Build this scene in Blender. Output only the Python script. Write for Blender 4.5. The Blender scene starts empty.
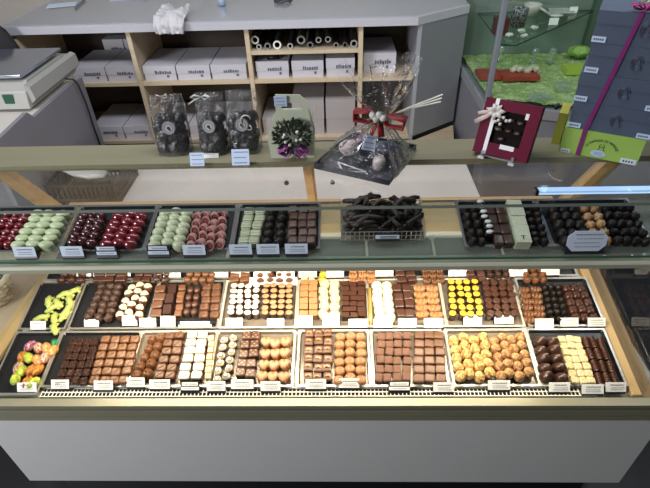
import bpy, bmesh, math, random
from mathutils import Vector, Matrix, noise
random.seed(7)
COL = bpy.context.scene.collection
PI = math.pi
rad = math.radians
# ------------------------------------------------------------------ camera
FPX, HCAM = 487.0, 1.72
def cam_basis(p=38.3, yw=2.2, rl=2.0):
    p, y, r = rad(p), rad(yw), rad(rl)
    hd = Vector((-math.sin(y), math.cos(y), 0)); rt = Vector((math.cos(y), math.sin(y), 0))
    fw = hd*math.cos(p)+Vector((0, 0, -math.sin(p))); up = hd*math.sin(p)+Vector((0, 0, math.cos(p)))
    return rt*math.cos(r)-up*math.sin(r), up*math.cos(r)+rt*math.sin(r), fw
RT, UP, FW = cam_basis()
CAM = Vector((0, 0, HCAM))
def ray(u, v): return RT*(u-325)+UP*(244-v)+FW*FPX
def at_plane(u, v, z0, s=0.0, y0=0.0):
    """point where the sight line of a photo position meets the plane z = z0 + s*(y-y0)"""
    d = ray(u, v); t = (z0+s*(CAM.y-y0)-CAM.z)/(d.z-s*d.y); return CAM+d*t
def at_y(u, v, y):
    d = ray(u, v); return CAM+d*(y/d.y)
cd = bpy.data.cameras.new('camera'); cam = bpy.data.objects.new('camera', cd); COL.objects.link(cam)
cd.sensor_width = 36; cd.lens = 36*FPX/650; cd.clip_start = .02
cam.matrix_world = Matrix(((RT.x, UP.x, -FW.x, 0), (RT.y, UP.y, -FW.y, 0), (RT.z, UP.z, -FW.z, HCAM), (0, 0, 0, 1)))
sc = bpy.context.scene; sc.camera = cam
sc.view_settings.view_transform = 'Standard'; sc.view_settings.look = 'None'
sc.view_settings.gamma = 1; sc.view_settings.exposure = 0; sc.view_settings.use_curve_mapping = False
# ------------------------------------------------------------------ materials
MATS = {}
def mat(name, col, rough=.5, metal=0, var=.0, vscale=40, bump=0, bscale=120, emit=0, col2=None, spec=.5, coat=0):
    if name in MATS: return MATS[name]
    m = bpy.data.materials.new(name); m.use_nodes = True; MATS[name] = m
    nt = m.node_tree; b = nt.nodes['Principled BSDF']
    c = (*col, 1)
    b.inputs['Base Color'].default_value = c
    b.inputs['Roughness'].default_value = rough; b.inputs['Metallic'].default_value = metal
    b.inputs['Specular IOR Level'].default_value = spec
    b.inputs['Coat Weight'].default_value = coat
    if emit:
        b.inputs['Emission Color'].default_value = c; b.inputs['Emission Strength'].default_value = emit
    if var or bump or col2:
        tc = nt.nodes.new('ShaderNodeTexCoord')
        if var or col2:
            n = nt.nodes.new('ShaderNodeTexNoise'); n.inputs['Scale'].default_value = vscale; n.inputs['Detail'].default_value = 3
            nt.links.new(tc.outputs['Object'], n.inputs['Vector'])
            r = nt.nodes.new('ShaderNodeValToRGB')
            if col2:
                r.color_ramp.elements[0].color = c; r.color_ramp.elements[1].color = (*col2, 1)
                r.color_ramp.elements[0].position = .42; r.color_ramp.elements[1].position = .58
            else:
                r.color_ramp.elements[0].color = (*[x*(1-var) for x in col], 1); r.color_ramp.elements[1].color = (*[min(1, x*(1+var)) for x in col], 1)
                r.color_ramp.elements[0].position = .3; r.color_ramp.elements[1].position = .7
            nt.links.new(n.outputs['Fac'], r.inputs['Fac']); nt.links.new(r.outputs['Color'], b.inputs['Base Color'])
        if bump:
            n2 = nt.nodes.new('ShaderNodeTexNoise'); n2.inputs['Scale'].default_value = bscale; n2.inputs['Detail'].default_value = 4
            nt.links.new(tc.outputs['Object'], n2.inputs['Vector'])
            bp = nt.nodes.new('ShaderNodeBump'); bp.inputs['Strength'].default_value = bump; bp.inputs['Distance'].default_value = .01
            nt.links.new(n2.outputs['Fac'], bp.inputs['Height']); nt.links.new(bp.outputs['Normal'], b.inputs['Normal'])
    return m
def stripes(name, c1, c2, scale, axis='X', rough=.4, sharp=.1):
    m = mat(name, c1, rough); nt = m.node_tree; b = nt.nodes['Principled BSDF']
    tc = nt.nodes.new('ShaderNodeTexCoord'); w = nt.nodes.new('ShaderNodeTexWave'); w.bands_direction = axis
    w.inputs['Scale'].default_value = scale; w.inputs['Distortion'].default_value = .6
    r = nt.nodes.new('ShaderNodeValToRGB'); r.color_ramp.elements[0].color = (*c1, 1); r.color_ramp.elements[1].color = (*c2, 1)
    r.color_ramp.elements[0].position = .5-sharp; r.color_ramp.elements[1].position = .5+sharp
    nt.links.new(tc.outputs['Object'], w.inputs['Vector']); nt.links.new(w.outputs['Fac'], r.inputs['Fac']); nt.links.new(r.outputs['Color'], b.inputs['Base Color'])
    return m
def wood(name, c1, c2, sx=2, sy=30, sz=30, rough=.45):
    m = mat(name, c1, rough); nt = m.node_tree; b = nt.nodes['Principled BSDF']
    tc = nt.nodes.new('ShaderNodeTexCoord'); mp = nt.nodes.new('ShaderNodeMapping'); mp.inputs['Scale'].default_value = (sx, sy, sz)
    n = nt.nodes.new('ShaderNodeTexNoise'); n.inputs['Scale'].default_value = 1.5; n.inputs['Detail'].default_value = 6
    r = nt.nodes.new('ShaderNodeValToRGB'); r.color_ramp.elements[0].color = (*c1, 1); r.color_ramp.elements[1].color = (*c2, 1)
    r.color_ramp.elements[0].position = .3; r.color_ramp.elements[1].position = .7
    nt.links.new(tc.outputs['Object'], mp.inputs['Vector']); nt.links.new(mp.outputs['Vector'], n.inputs['Vector'])
    nt.links.new(n.outputs['Fac'], r.inputs['Fac']); nt.links.new(r.outputs['Color'], b.inputs['Base Color'])
    return m
def glass(name, tint=(1, 1, 1), refl=.9, rough=.02, base=0.0, bump=0, bscale=60, haze=0, hazecol=(1, 1, 1), both=False):
    """thin pane: clear with a Fresnel reflection (and some cloudy film if haze)"""
    m = bpy.data.materials.new(name); m.use_nodes = True; nt = m.node_tree; nt.nodes.clear()
    out = nt.nodes.new('ShaderNodeOutputMaterial'); mx = nt.nodes.new('ShaderNodeMixShader')
    tr = nt.nodes.new('ShaderNodeBsdfTransparent'); tr.inputs['Color'].default_value = (*tint, 1)
    gl = nt.nodes.new('ShaderNodeBsdfGlossy'); gl.inputs['Roughness'].default_value = rough
    fr = nt.nodes.new('ShaderNodeFresnel'); fr.inputs['IOR'].default_value = 1.45 if not both else 1.25
    mu = nt.nodes.new('ShaderNodeMath'); mu.operation = 'MULTIPLY_ADD'; mu.inputs[1].default_value = refl; mu.inputs[2].default_value = base; mu.use_clamp = True
    ge = nt.nodes.new('ShaderNodeNewGeometry'); iv = nt.nodes.new('ShaderNodeMath'); iv.operation = 'SUBTRACT'; iv.inputs[0].default_value = 1; iv.use_clamp = True
    if both: iv.inputs[0].default_value = 2
    mb_ = nt.nodes.new('ShaderNodeMath'); mb_.operation = 'MULTIPLY'      # only the outer face of a pane reflects
    nt.links.new(ge.outputs['Backfacing'], iv.inputs[1]); nt.links.new(fr.outputs[0], mu.inputs[0])
    nt.links.new(mu.outputs[0], mb_.inputs[0]); nt.links.new(iv.outputs[0], mb_.inputs[1]); nt.links.new(mb_.outputs[0], mx.inputs[0])
    first = tr.outputs[0]
    if haze:
        df = nt.nodes.new('ShaderNodeBsdfDiffuse'); df.inputs['Color'].default_value = (*hazecol, 1)
        m2 = nt.nodes.new('ShaderNodeMixShader'); m2.inputs[0].default_value = haze
        nt.links.new(tr.outputs[0], m2.inputs[1]); nt.links.new(df.outputs[0], m2.inputs[2]); first = m2.outputs[0]
    nt.links.new(first, mx.inputs[1]); nt.links.new(gl.outputs[0], mx.inputs[2]); nt.links.new(mx.outputs[0], out.inputs[0])
    if bump:
        tc = nt.nodes.new('ShaderNodeTexCoord'); n2 = nt.nodes.new('ShaderNodeTexNoise'); n2.inputs['Scale'].default_value = bscale; n2.inputs['Detail'].default_value = 5
        nt.links.new(tc.outputs['Object'], n2.inputs['Vector'])
        bp = nt.nodes.new('ShaderNodeBump'); bp.inputs['Strength'].default_value = bump; bp.inputs['Distance'].default_value = .02
        nt.links.new(n2.outputs['Fac'], bp.inputs['Height'])
        nt.links.new(bp.outputs['Normal'], gl.inputs['Normal']); nt.links.new(bp.outputs['Normal'], fr.inputs['Normal'])
    MATS[name] = m; return m
# ------------------------------------------------------------------ mesh helpers
class MB:
    def __init__(s): s.bm = bmesh.new()
    def box(s, x0, x1, y0, y1, z0, z1, M=None, mi=0):
        vs = [s.bm.verts.new(Vector((x, y, z)) if M is None else M @ Vector((x, y, z))) for x in (x0, x1) for y in (y0, y1) for z in (z0, z1)]
        for f in ((0, 1, 3, 2), (4, 6, 7, 5), (0, 4, 5, 1), (2, 3, 7, 6), (0, 2, 6, 4), (1, 5, 7, 3)):
            s.bm.faces.new([vs[i] for i in f]).material_index = mi
        return s
    def prism(s, pts, a, b, axis='x', M=None, mi=0):
        """polygon extruded along an axis; pts are the two other coordinates in order"""
        def P(p, t): 
            v = Vector((t, p[0], p[1])) if axis == 'x' else (Vector((p[0], t, p[1])) if axis == 'y' else Vector((p[0], p[1], t)))
            return v if M is None else M @ v
        A = [s.bm.verts.new(P(p, a)) for p in pts]; B = [s.bm.verts.new(P(p, b)) for p in pts]
        n = len(pts)
        s.bm.faces.new(A[::-1]).material_index = mi; s.bm.faces.new(B).material_index = mi
        for i in range(n): s.bm.faces.new((A[i], A[(i+1) % n], B[(i+1) % n], B[i])).material_index = mi
        return s
    def tube(s, pts, r, n=8, caps=True, flat=1.0, mi=0):
        pts = [Vector(p) for p in pts]; rings = []
        rs = r if isinstance(r, (list, tuple)) else [r]*len(pts)
        prev = None
        for i, p in enumerate(pts):
            t = (pts[min(i+1, len(pts)-1)]-pts[max(i-1, 0)]).normalized()
            if prev is None:
                a = Vector((0, 0, 1)) if abs(t.z) < .9 else Vector((1, 0, 0)); u = t.cross(a).normalized()
            else: u = (prev-t*prev.dot(t)).normalized()
            prev = u; w = t.cross(u)
            rings.append([s.bm.verts.new(p+(u*math.cos(2*PI*k/n)+w*math.sin(2*PI*k/n)*flat)*rs[i]) for k in range(n)])
        for A, B in zip(rings, rings[1:]):
            for k in range(n): s.bm.faces.new((A[k], A[(k+1) % n], B[(k+1) % n], B[k])).material_index = mi
        if caps: s.bm.faces.new(rings[0][::-1]).material_index = mi; s.bm.faces.new(rings[-1]).material_index = mi
        return s
    def lathe(s, prof, n=20, M=None, closed=False, mi=0):
        rings = []
        for (r, z) in prof:
            ring = []
            for k in range(n):
                v = Vector((r*math.cos(2*PI*k/n), r*math.sin(2*PI*k/n), z)); ring.append(s.bm.verts.new(v if M is None else M @ v))
            rings.append(ring)
        for A, B in zip(rings, rings[1:]):
            for k in range(n): s.bm.faces.new((A[k], A[(k+1) % n], B[(k+1) % n], B[k])).material_index = mi
        s.bm.faces.new(rings[0][::-1]).material_index = mi
        s.bm.faces.new(rings[-1]).material_index = mi
        return s
    def ball(s, c, r, sub=2, sc=(1, 1, 1), amp=0, fr=8, seed=0):
        g = bmesh.ops.create_icosphere(s.bm, subdivisions=sub, radius=1)
        for v in g['verts']:
            k = 1+(amp*noise.noise(v.co*fr+Vector((seed, 0, 0))) if amp else 0)
            v.co = Vector((v.co.x*sc[0]*r*k, v.co.y*sc[1]*r*k, v.co.z*sc[2]*r*k))+Vector(c)
        return s
    def grid(s, nx, ny, f, thick=0, wrap=False):
        V = [[s.bm.verts.new(f(i/nx, j/ny)) for j in range(ny+1)] for i in range(nx+1)]
        for i in range(nx):
            for j in range(ny): s.bm.faces.new((V[i][j], V[i+1][j], V[i+1][j+1], V[i][j+1]))
        return s
    def mesh(s, name, mats, smooth=False, bevel=0):
        if bevel: bmesh.ops.bevel(s.bm, geom=list(s.bm.edges), offset=bevel, segments=2, affect='EDGES', profile=.5)
        bmesh.ops.recalc_face_normals(s.bm, faces=s.bm.faces)
        me = bpy.data.meshes.new(name); s.bm.to_mesh(me); s.bm.free()
        for m in (mats if isinstance(mats, (list, tuple)) else [mats]): me.materials.append(m)
        if smooth: me.shade_smooth()
        return me
    def obj(s, name, mats, parent=None, smooth=False, bevel=0, solid=0):
        return new(name, s.mesh(name, mats, smooth, bevel), parent, solid)
def new(name, me, parent=None, solid=0):
    o = bpy.data.objects.new(name, me); COL.objects.link(o)
    if parent is not None: o.parent = parent
    if solid:
        md = o.modifiers.new('thickness', 'SOLIDIFY'); md.thickness = solid; md.offset = 0
    return o
def tag(o, label, cat, group=None, kind=None):
    o['label'] = label; o['category'] = cat
    if group: o['group'] = group
    if kind: o['kind'] = kind
    return o
def empty(name, loc=(0, 0, 0), M=None):
    o = bpy.data.objects.new(name, None); COL.objects.link(o); o.empty_display_size = .05
    if M is not None: o.matrix_world = M
    else: o.location = loc
    return o
def struct(o): o['kind'] = 'structure'; return o
def polar(R, h, nr=6, na=24, base=.96, zb=0.0):
    """solid with outline R(a) and top height h(r,x,y), standing on z=0 ; returns MB"""
    mb = MB(); bm = mb.bm
    c = bm.verts.new((0, 0, h(0, 0, 0))); rings = []
    for i in range(1, nr+1):
        r = i/nr; ring = []
        for k in range(na):
            a = 2*PI*k/na; x = R(a)*r*math.cos(a); y = R(a)*r*math.sin(a); ring.append(bm.verts.new((x, y, h(r, x, y))))
        rings.append(ring)
    ring = []
    for k in range(na):
        a = 2*PI*k/na; ring.append(bm.verts.new((R(a)*base*math.cos(a), R(a)*base*math.sin(a), zb)))
    rings.append(ring)
    for k in range(na): bm.faces.new((c, rings[0][k], rings[0][(k+1) % na]))
    for A, B in zip(rings, rings[1:]):
        for k in range(na): bm.faces.new((A[k], B[k], B[(k+1) % na], A[(k+1) % na]))
    bm.faces.new(rings[-1][::-1])
    return mb
def sup(n, k=.5): return lambda a: k/(abs(math.cos(a))**n+abs(math.sin(a))**n)**(1/n)
def circ(k=.5): return lambda a: k
# ------------------------------------------------------------------ palette
dark = mat('dark_chocolate', (.042, .019, .014), .30, var=.25, vscale=3)
darkm = mat('matt_dark_chocolate', (.036, .016, .010), .42, var=.3, vscale=6, bump=.3, bscale=12)
black = mat('black_chocolate', (.009, .006, .005), .5, var=.2, vscale=4, spec=.3)
milk = mat('milk_chocolate', (.130, .054, .023), .4, var=.15, vscale=3)
milk2 = mat('mid_milk_chocolate', (.098, .041, .020), .42, var=.18, vscale=3)
milkd = mat('dark_milk_chocolate', (.052, .019, .011), .38, var=.2, vscale=3)
cocoa = mat('sprinkled_milk_chocolate', (.16, .075, .045), .6, col2=(.10, .042, .026), vscale=9, bump=.4, bscale=14)
caram = mat('caramel', (.33, .150, .062), .45, var=.15, vscale=3)
pale_caram = mat('pale_caramel', (.34, .175, .085), .42, var=.15, vscale=2.5)
white = mat('white_chocolate', (.62, .58, .46), .4, var=.06, vscale=3)
cream = mat('cream_chocolate', (.66, .57, .36), .45, var=.08, vscale=3)
nougat = mat('nougat', (.62, .42, .22), .6, var=.2, vscale=8)
yellow = mat('yellow_icing', (.56, .35, .03), .35, var=.15, vscale=3)
palegreen = mat('pale_green_chocolate', (.44, .49, .30), .4, var=.1, vscale=3)
ballgreen = mat('celadon_chocolate', (.42, .45, .30), .35, var=.1, vscale=3)
limegreen = mat('lime_chocolate', (.34, .39, .10), .45, var=.2, vscale=14)
red = mat('red_glazed_chocolate', (.135, .004, .011), .18, var=.2, vscale=3, coat=.6)
cherry = mat('cherry_glazed_chocolate', (.05, .007, .010), .18, var=.25, vscale=3, coat=.6)
pink = mat('pink_rice_paper', (.47, .26, .24), .55, var=.12, vscale=5)
pinkin = mat('rose_filling', (.32, .08, .07), .6, var=.3, vscale=8)
nutY = mat('golden_nut_crumb', (.74, .50, .20), .7, col2=(.34, .17, .05), vscale=5.5, bump=.6, bscale=12)
nutT = mat('tan_nut_crumb', (.52, .30, .13), .7, col2=(.22, .10, .04), vscale=5.5, bump=.6, bscale=12)
almond = mat('toasted_almond', (.34, .19, .085), .5, var=.3, vscale=4)
slab_green = mat('pistachio_slab', (.45, .47, .35), .5, var=.08, vscale=4)
stripe_green = stripes('green_cream_layers', (.10, .13, .06), (.50, .50, .36), 1.6, 'Y')
silver_top = mat('silvery_sugar', (.55, .56, .56), .4)
foilc = [mat('foil_'+n, c, .25, .55, col2=c2, vscale=3.2, bump=.5, bscale=9) for n, c, c2 in (
    ('lime', (.42, .55, .06), (.55, .62, .12)), ('orange', (.85, .24, .03), (.80, .55, .28)), ('purple', (.30, .03, .13), (.62, .35, .40)), ('gold', (.55, .33, .06), (.45, .10, .03)), ('silver_pink', (.60, .50, .42), (.50, .16, .10)), ('green', (.02, .22, .08), (.05, .3, .12)))]
alu = mat('olive_grey_anodised_rail', (.235, .225, .155), .35, .15, var=.05, vscale=3)
alu_d = mat('rail_groove', (.12, .115, .085), .5)
panelm = mat('pale_grey_laminate', (.58, .58, .575), .55, var=.02, vscale=2)
goldframe = wood('blond_side_frame', (.46, .31, .135), (.52, .37, .18), 2, 3, 3, .4)
woodm = wood('blond_beech', (.50, .40, .27), (.58, .48, .34), 3, 25, 25)
woodd = wood('honey_door_wood', (.36, .235, .115), (.45, .31, .17), 3, 25, 25)
deckm = mat('white_deck_enamel', (.55, .54, .51), .32)
wirem = mat('white_coated_wire', (.72, .70, .62), .4)
blackp = mat('black_plastic', (.012, .012, .014), .3)
holderm = mat('black_card_holder', (.014, .015, .02), .4)
cardm = mat('white_card', (.86, .85, .82), .6)
cardb = mat('bluish_white_card', (.60, .68, .80), .6)
inkm = mat('grey_ink', (.16, .16, .18), .7)
inkk = mat('black_ink', (.015, .015, .015), .7)
silver = mat('tray_silver', (.50, .48, .44), .28, .75)
trayclear = mat('smoky_tray_plastic', (.16, .135, .11), .25, .1)
rimpale = mat('pale_tray_rim', (.62, .59, .52), .25, .3)
carton = mat('white_carton', (.50, .49, .53), .7, var=.05, vscale=4)
greyc = mat('grey_laminate', (.155, .16, .18), .55, var=.04, vscale=3)
greyl = mat('light_grey_laminate', (.28, .29, .32), .5, var=.03, vscale=3)
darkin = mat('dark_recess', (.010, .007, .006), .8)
floorm = mat('charcoal_floor_tile', (.016, .016, .019), .5, var=.15, vscale=4)
wallm = mat('cream_plaster', (.47, .43, .38), .8, var=.04, vscale=3)
purple = mat('magenta_ribbon', (.23, .012, .17), .35)
redrib = mat('red_ribbon', (.22, .010, .016), .45)
whrib = mat('white_satin', (.68, .68, .70), .35)
leafm = mat('dark_foliage', (.028, .040, .022), .6, var=.4, vscale=30)
flowerw = mat('white_blossom', (.62, .60, .56), .6)
glass_front = glass('front_pane_glass', (.985, .995, .985), .55)
glass_top = glass('counter_glass', (.975, .99, .98), .55)
glass_shelf = glass('shelf_glass', (.86, .90, .87), .6, haze=.22, hazecol=(.30, .34, .29))
glass_side = glass('side_pane_glass', (.94, .96, .97), 1.0, base=.02)
glass_door = glass('door_glass', (.97, .96, .95), .7, base=.0, rough=.06, haze=.025, hazecol=(.80, .76, .73))
glass_vit = glass('vitrine_glass', (.93, .97, .95), .6)
edge_green = mat('green_glass_edge', (.015, .10, .055), .2)
film = glass('clear_cellophane', (.97, .97, .98), 1.0, rough=.14, base=.035, bump=1.0, bscale=26, haze=.012, hazecol=(.8, .82, .88), both=True)
bagfilm = glass('clear_bag_film', (.97, .97, .98), .9, rough=.16, base=.05, bump=.9, bscale=36, haze=.02, hazecol=(.75, .77, .82), both=True)

# ------------------------------------------------------------------ room shell
struct(MB().box(-3.2, 3.2, -2.1, 4.2, -.04, 0).obj('floor', floorm))
struct(MB().box(-3.2, 3.2, 3.5, 3.6, 0, 2.7).obj('wall_back', wallm))
struct(MB().box(-3.2, -3.1, -2.0, 3.5, 0, 2.7).obj('wall_left', wallm))
# ------------------------------------------------------------------ display case
DS, DY, DZ = .2, .78, .60                       # display deck: rises .2 per metre from z=.60 at y=.78
SLOPE = math.atan(DS)
def deckz(y): return DZ+DS*(y-DY)
SHZ, SHY = 1.002, .88                           # middle shelf, same rise
def shelfz(y): return SHZ+DS*(y-SHY)
XL, XR = -1.0, .767
case = tag(empty('display_case', (-.1, 1.1, 0)), 'long glass chocolate display counter with pale grey front panel and blond side frames', 'display counter')
def cpart(mb, name, m, **k):
    o = mb.obj(name, m, None, **k); o.parent = case; o.location = -case.location; return o
cpart(MB().box(-1.02, .87, .752, .775, .155, .545), 'front_panel', panelm)
cpart(MB().box(-.96, .81, .80, 1.48, .0, .155), 'plinth', blackp)
cpart(MB().box(-1.02, -1.0, .775, 1.5, .155, .56).box(.85, .87, .775, 1.5, .155, .56).box(-1.0, .85, 1.47, 1.5, .155, .62).box(-1.0, .85, .775, 1.47, .155, .18), 'carcass', panelm)
fr = cpart(MB().prism([(.733, .535), (.733, .553), (.738, .553), (.738, .560), (.731, .560), (.731, .582), (.737, .582), (.737, .586), (.735, .600), (.757, .603), (.762, .590), (.775, .590), (.775, .535)], -1.06, .905), 'front_rail', alu)
o = MB().box(-1.06, .905, .7345, .739, .5535, .5595).box(-1.06, .905, .733, .7385, .5825, .5855).obj('rail_groove', alu_d, fr)
cpart(MB().prism([(.762, .585), (.787, .590), (1.42, deckz(1.42)-.006), (1.42, deckz(1.42)-.02), (.762, .56)], -.960, .757), 'deck', deckm)
cpart(MB().box(XL, -.960, .765, 1.46, .56, .590), 'dark_gap_filler', blackp)  # added black strip standing in for the dark void beside the deck
g = MB()
x = -.815
while x < .665:
    g.box(x, x+.0020, .762, .790, .601, .6025); x += .0105
for y in (.762, .7750, .788): g.box(-.817, .667, y, y+.0022, .6012, .603)
cpart(g, 'air_grille', wirem)
cpart(MB().box(-.817, .667, .7635, .7905, .5935, .5945), 'grille_slot', mat('dark_slot', (.02, .017, .012), .8, spec=.1))
# side base frames and panes
for s, a, b in (('left', XL-.052, XL), ('right', XR, XR+.052)):
    if s == 'left': cpart(MB().box(a, b, .765, 1.46, .56, .602), 'side_frame', goldframe, bevel=.004)
    else:
        cpart(MB().prism([(.765, .56), (.765, deckz(.765)+.006), (1.44, deckz(1.44)+.006), (1.44, .56)], .758, .785), 'side_frame', goldframe, bevel=.003)
        cpart(MB().prism([(.765, .56), (.765, deckz(.765)-.004), (1.44, deckz(1.44)-.004), (1.44, .56)], .785, .822), 'frame_ledge', mat('dark_gold_ledge', (.22, .14, .06), .45))
    c = a+.018 if s == 'left' else b-.024
    cpart(MB().prism([(.775, .602), (1.452, .602), (1.46, .70), (1.192, 1.10), (.915, 1.10)], c, c+.006), 'side_pane', glass_side)
    c2 = c-.012 if s == 'left' else c+.006
    cpart(MB().prism([(1.205, 1.10), (1.235, 1.10), (1.50, .70), (1.50, .602), (1.46, .602), (1.46, .69)], a+.004, b-.004), 'rear_upright', woodd)
# front glass: lower and upper pane, leaning back
def fy(z): return .757+.262*(z-.60)
cpart(MB().prism([(fy(.603), .603), (fy(.603)+.005, .603), (fy(.964)+.005, .964), (fy(.964), .964)], XL-.03, XR+.03), 'front_pane', glass_front)
cpart(MB().prism([(fy(1.02), 1.02), (fy(1.02)+.005, 1.02), (fy(1.108)+.005, 1.108), (fy(1.108), 1.108)], XL-.03, XR+.03), 'front_pane', glass_front)
# middle rail with its lamp, glass shelf
yr = fy(.99)
cpart(MB().prism([(yr-.006, .966), (yr-.012, .970), (yr-.012, .981), (yr-.007, .9855), (yr+.022, .9855), (yr+.028, .981), (yr+.028, .966)], XL-.04, XR+.045), 'shelf_rail', mat('pale_olive_rail', (.35, .35, .265), .4, var=.04, vscale=3))
lampm = mat('warm_tube', (1.0, .86, .66), .5, emit=3.0)
cpart(MB().tube([(-.93, yr+.040, .950), (.70, yr+.040, .950)], .008, 10), 'shelf_lamp', lampm, smooth=True)
ys0, ys1 = yr+.0015, 1.047
sh = MB(); sh.box(XL-.028, XR+.028, 0, ys1-ys0, 0, .008)
for f in sh.bm.faces:
    n = f.calc_center_median()
    if n.y < .001: f.material_index = 1
    if n.y > ys1-ys0-.001: f.material_index = 2
so = sh.obj('glass_shelf', [glass_shelf, edge_green, mat('pale_glass_edge', (.20, .22, .19), .3)]); so.parent = case
so.matrix_parent_inverse = Matrix.Identity(4)
so.location = Vector((0, ys0, shelfz(ys0)-.008))-case.location; so.rotation_euler.x = SLOPE
# counter top
tp = MB(); tp.box(XL-.045, XR+.05, fy(1.112), 1.10, 1.112, 1.12)
for f in tp.bm.faces:
    if f.calc_center_median().y < fy(1.112)+.001: f.material_index = 1
cpart(tp, 'top_pane', [glass_top, mat('top_glass_edge', (.20, .23, .20), .2)])
cpart(MB().prism([(1.098, 1.104), (1.094, 1.110), (1.095, 1.1215), (1.125, 1.1225), (1.14, 1.1215), (1.205, 1.1215), (1.205, 1.098)], XL-.07, XR+.10), 'top_rail', mat('olive_top_rail', (.22, .205, .13), .4, .1, var=.05, vscale=3))
lb = cpart(MB().box(.470, .80, .985, .997, 1.083, 1.089), 'bluish_strip', mat('glowing_cool_blue', (.45, .68, 1.0), .4, emit=.95))  # glowing bluish strip with cap and cable under the top pane
MB().box(.470, .80, .981, 1.000, 1.0895, 1.094).obj('housing', mat('bluish_strip_back', (.42, .62, 1.0), .4, emit=.45), lb)
MB().box(.463, .470, .981, 1.000, 1.082, 1.095).obj('end_cap', blackp, lb)
lbw = MB().tube([(.53+.012*math.sin(k*1.1), 1.02+.010*k, 1.092+.006*math.cos(k*1.3)) for k in range(9)], .0016, 6).obj('strip_cable', mat('pale_cable', (.30, .30, .28), .5), lb, smooth=True)
# inclined sliding doors at the back: y 1.205 -> 1.49 as z 1.10 -> .70
def door_pts(off, t): 
    n = Vector((.47, .31)).normalized(); a = Vector((1.20, 1.096))+n*off; b = Vector((1.468, .69))+n*off
    return [(a.x, a.y), (a.x+n.x*t, a.y+n.y*t), (b.x+n.x*t, b.y+n.y*t), (b.x, b.y)]
for (x0, x1, off) in ((XL, -.075, .012), (-.105, XR, 0)):
    cpart(MB().prism(door_pts(off, .005), x0+.02, x1-.02), 'sliding_door', glass_door)
    for xx in ((x1-.024, x1) if x0 == XL else (x0, x0+.024), ):
        cpart(MB().prism(door_pts(off-.004, .014), xx[0], xx[1]), 'door_stile', woodd)
for x in (-.165, -.02): cpart(MB().ball((x, 1.318, .925), .008, 2), 'door_knob', blackp, smooth=True)
cpart(MB().box(XL, XR, 1.345, 1.50, .665, .745), 'door_track', woodd)
# ------------------------------------------------------------------ trays, price cards
def incM(x, y, z): return Matrix.Translation((x, y, z)) @ Matrix.Rotation(SLOPE, 4, 'X')
def tray(x0, x1, y0, y1, surf, label, m, rimm, rotz=0, h=.011):
    w, d = (x1-x0), (y1-y0)/math.cos(SLOPE)
    mb = MB(); W, D = w/2, d/2; t = .0012; k = .004
    mb.box(-W+k, W-k, -D+k, D-k, .0004, .0018)
    for (a, b, c, e) in ((-W+k, -W, None, None), (W-k, W, None, None)):
        mb.prism([(a, .0004), (a+t*(1 if a < 0 else -1), .0004), (b+t*(1 if a < 0 else -1), h), (b, h)], -D+k, D-k, 'y')
    for (a, b) in ((-D+k, -D), (D-k, D)):
        sgn = 1 if a < 0 else -1
        mb.prism([(a, .0004), (a+t*sgn, .0004), (b+t*sgn, h), (b, h)], -W+k, W-k, 'x')
    o = mb.obj('serving_tray', m)
    r = MB(); q = .0055
    r.box(-W-q, -W+t, -D-q, D+q, h-.0012, h).box(W-t, W+q, -D-q, D+q, h-.0012, h).box(-W+t, W-t, -D-q, -D+t, h-.0012, h).box(-W+t, W-t, D-t, D+q, h-.0012, h)
    r.obj('rim', rimm, o)
    yc = (y0+y1)/2
    o.matrix_world = incM((x0+x1)/2, yc, surf(yc)+.0006) @ Matrix.Rotation(rotz, 4, 'Z')
    tag(o, label, 'tray', 'chocolate trays in the counter')
    return o
# price card prototypes: black wedge with a slanted card and lines of ink
def card_meshes(w, h, style, seed, deg=42):
    rnd = random.Random(seed)
    hold = MB().prism([(-.006, 0), (.016, 0), (.010, .013), (.0055, .016), (-.006, .004)], -w/2, w/2).mesh('holder', holderm)
    ang = rad(deg)
    M = Matrix.Translation((0, -.0035, .0075)) @ Matrix.Rotation(ang, 4, 'X')
    c = MB(); ink = MB(); strips = []
    if style == 'double':
        c.box(-w/2, w/2, .002, h, 0, .0010, M, 1)
        c.box(-w*.42, w*.42, h*.58, h*.93, .001, .0016, M, 0).box(-w*.47, w*.47, h*.12, h*.45, .001, .0016, M, 0); rows = (h*.75, h*.28)
    elif style == 'oct':
        k = w*.16
        c.prism([(-w/2, k), (-w/2+k, 0), (w/2-k, 0), (w/2, k), (w/2, h-k), (w/2-k, h), (-w/2+k, h), (-w/2, h-k)], 0, .0012, 'z', M, 0); rows = (h*.82, h*.62, h*.42, h*.22)
    else:
        c.box(-w/2, w/2, .001, h, 0, .0012, M, 0); rows = (h*.74, h*.46, h*.26) if style == 'text' else (h*.6,)
    if style != 'blank':
        for i, yy in enumerate(rows):
            x = -w*.33+rnd.random()*w*.08
            while x < w*.33:
                L = w*(.03+.05*rnd.random()); t = .0024 if i == 0 else .0014
                ink.box(x, min(x+L, w*.4), yy-t/2, yy+t/2, .0017, .0019, M); x += L+w*.018
    return hold, c.mesh('card', [cardm if style != 'oct' else cardb, holderm]), (ink.mesh('lettering', inkm) if style != 'blank' else None)
CARDC = {}
NCARD = [0]
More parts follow.
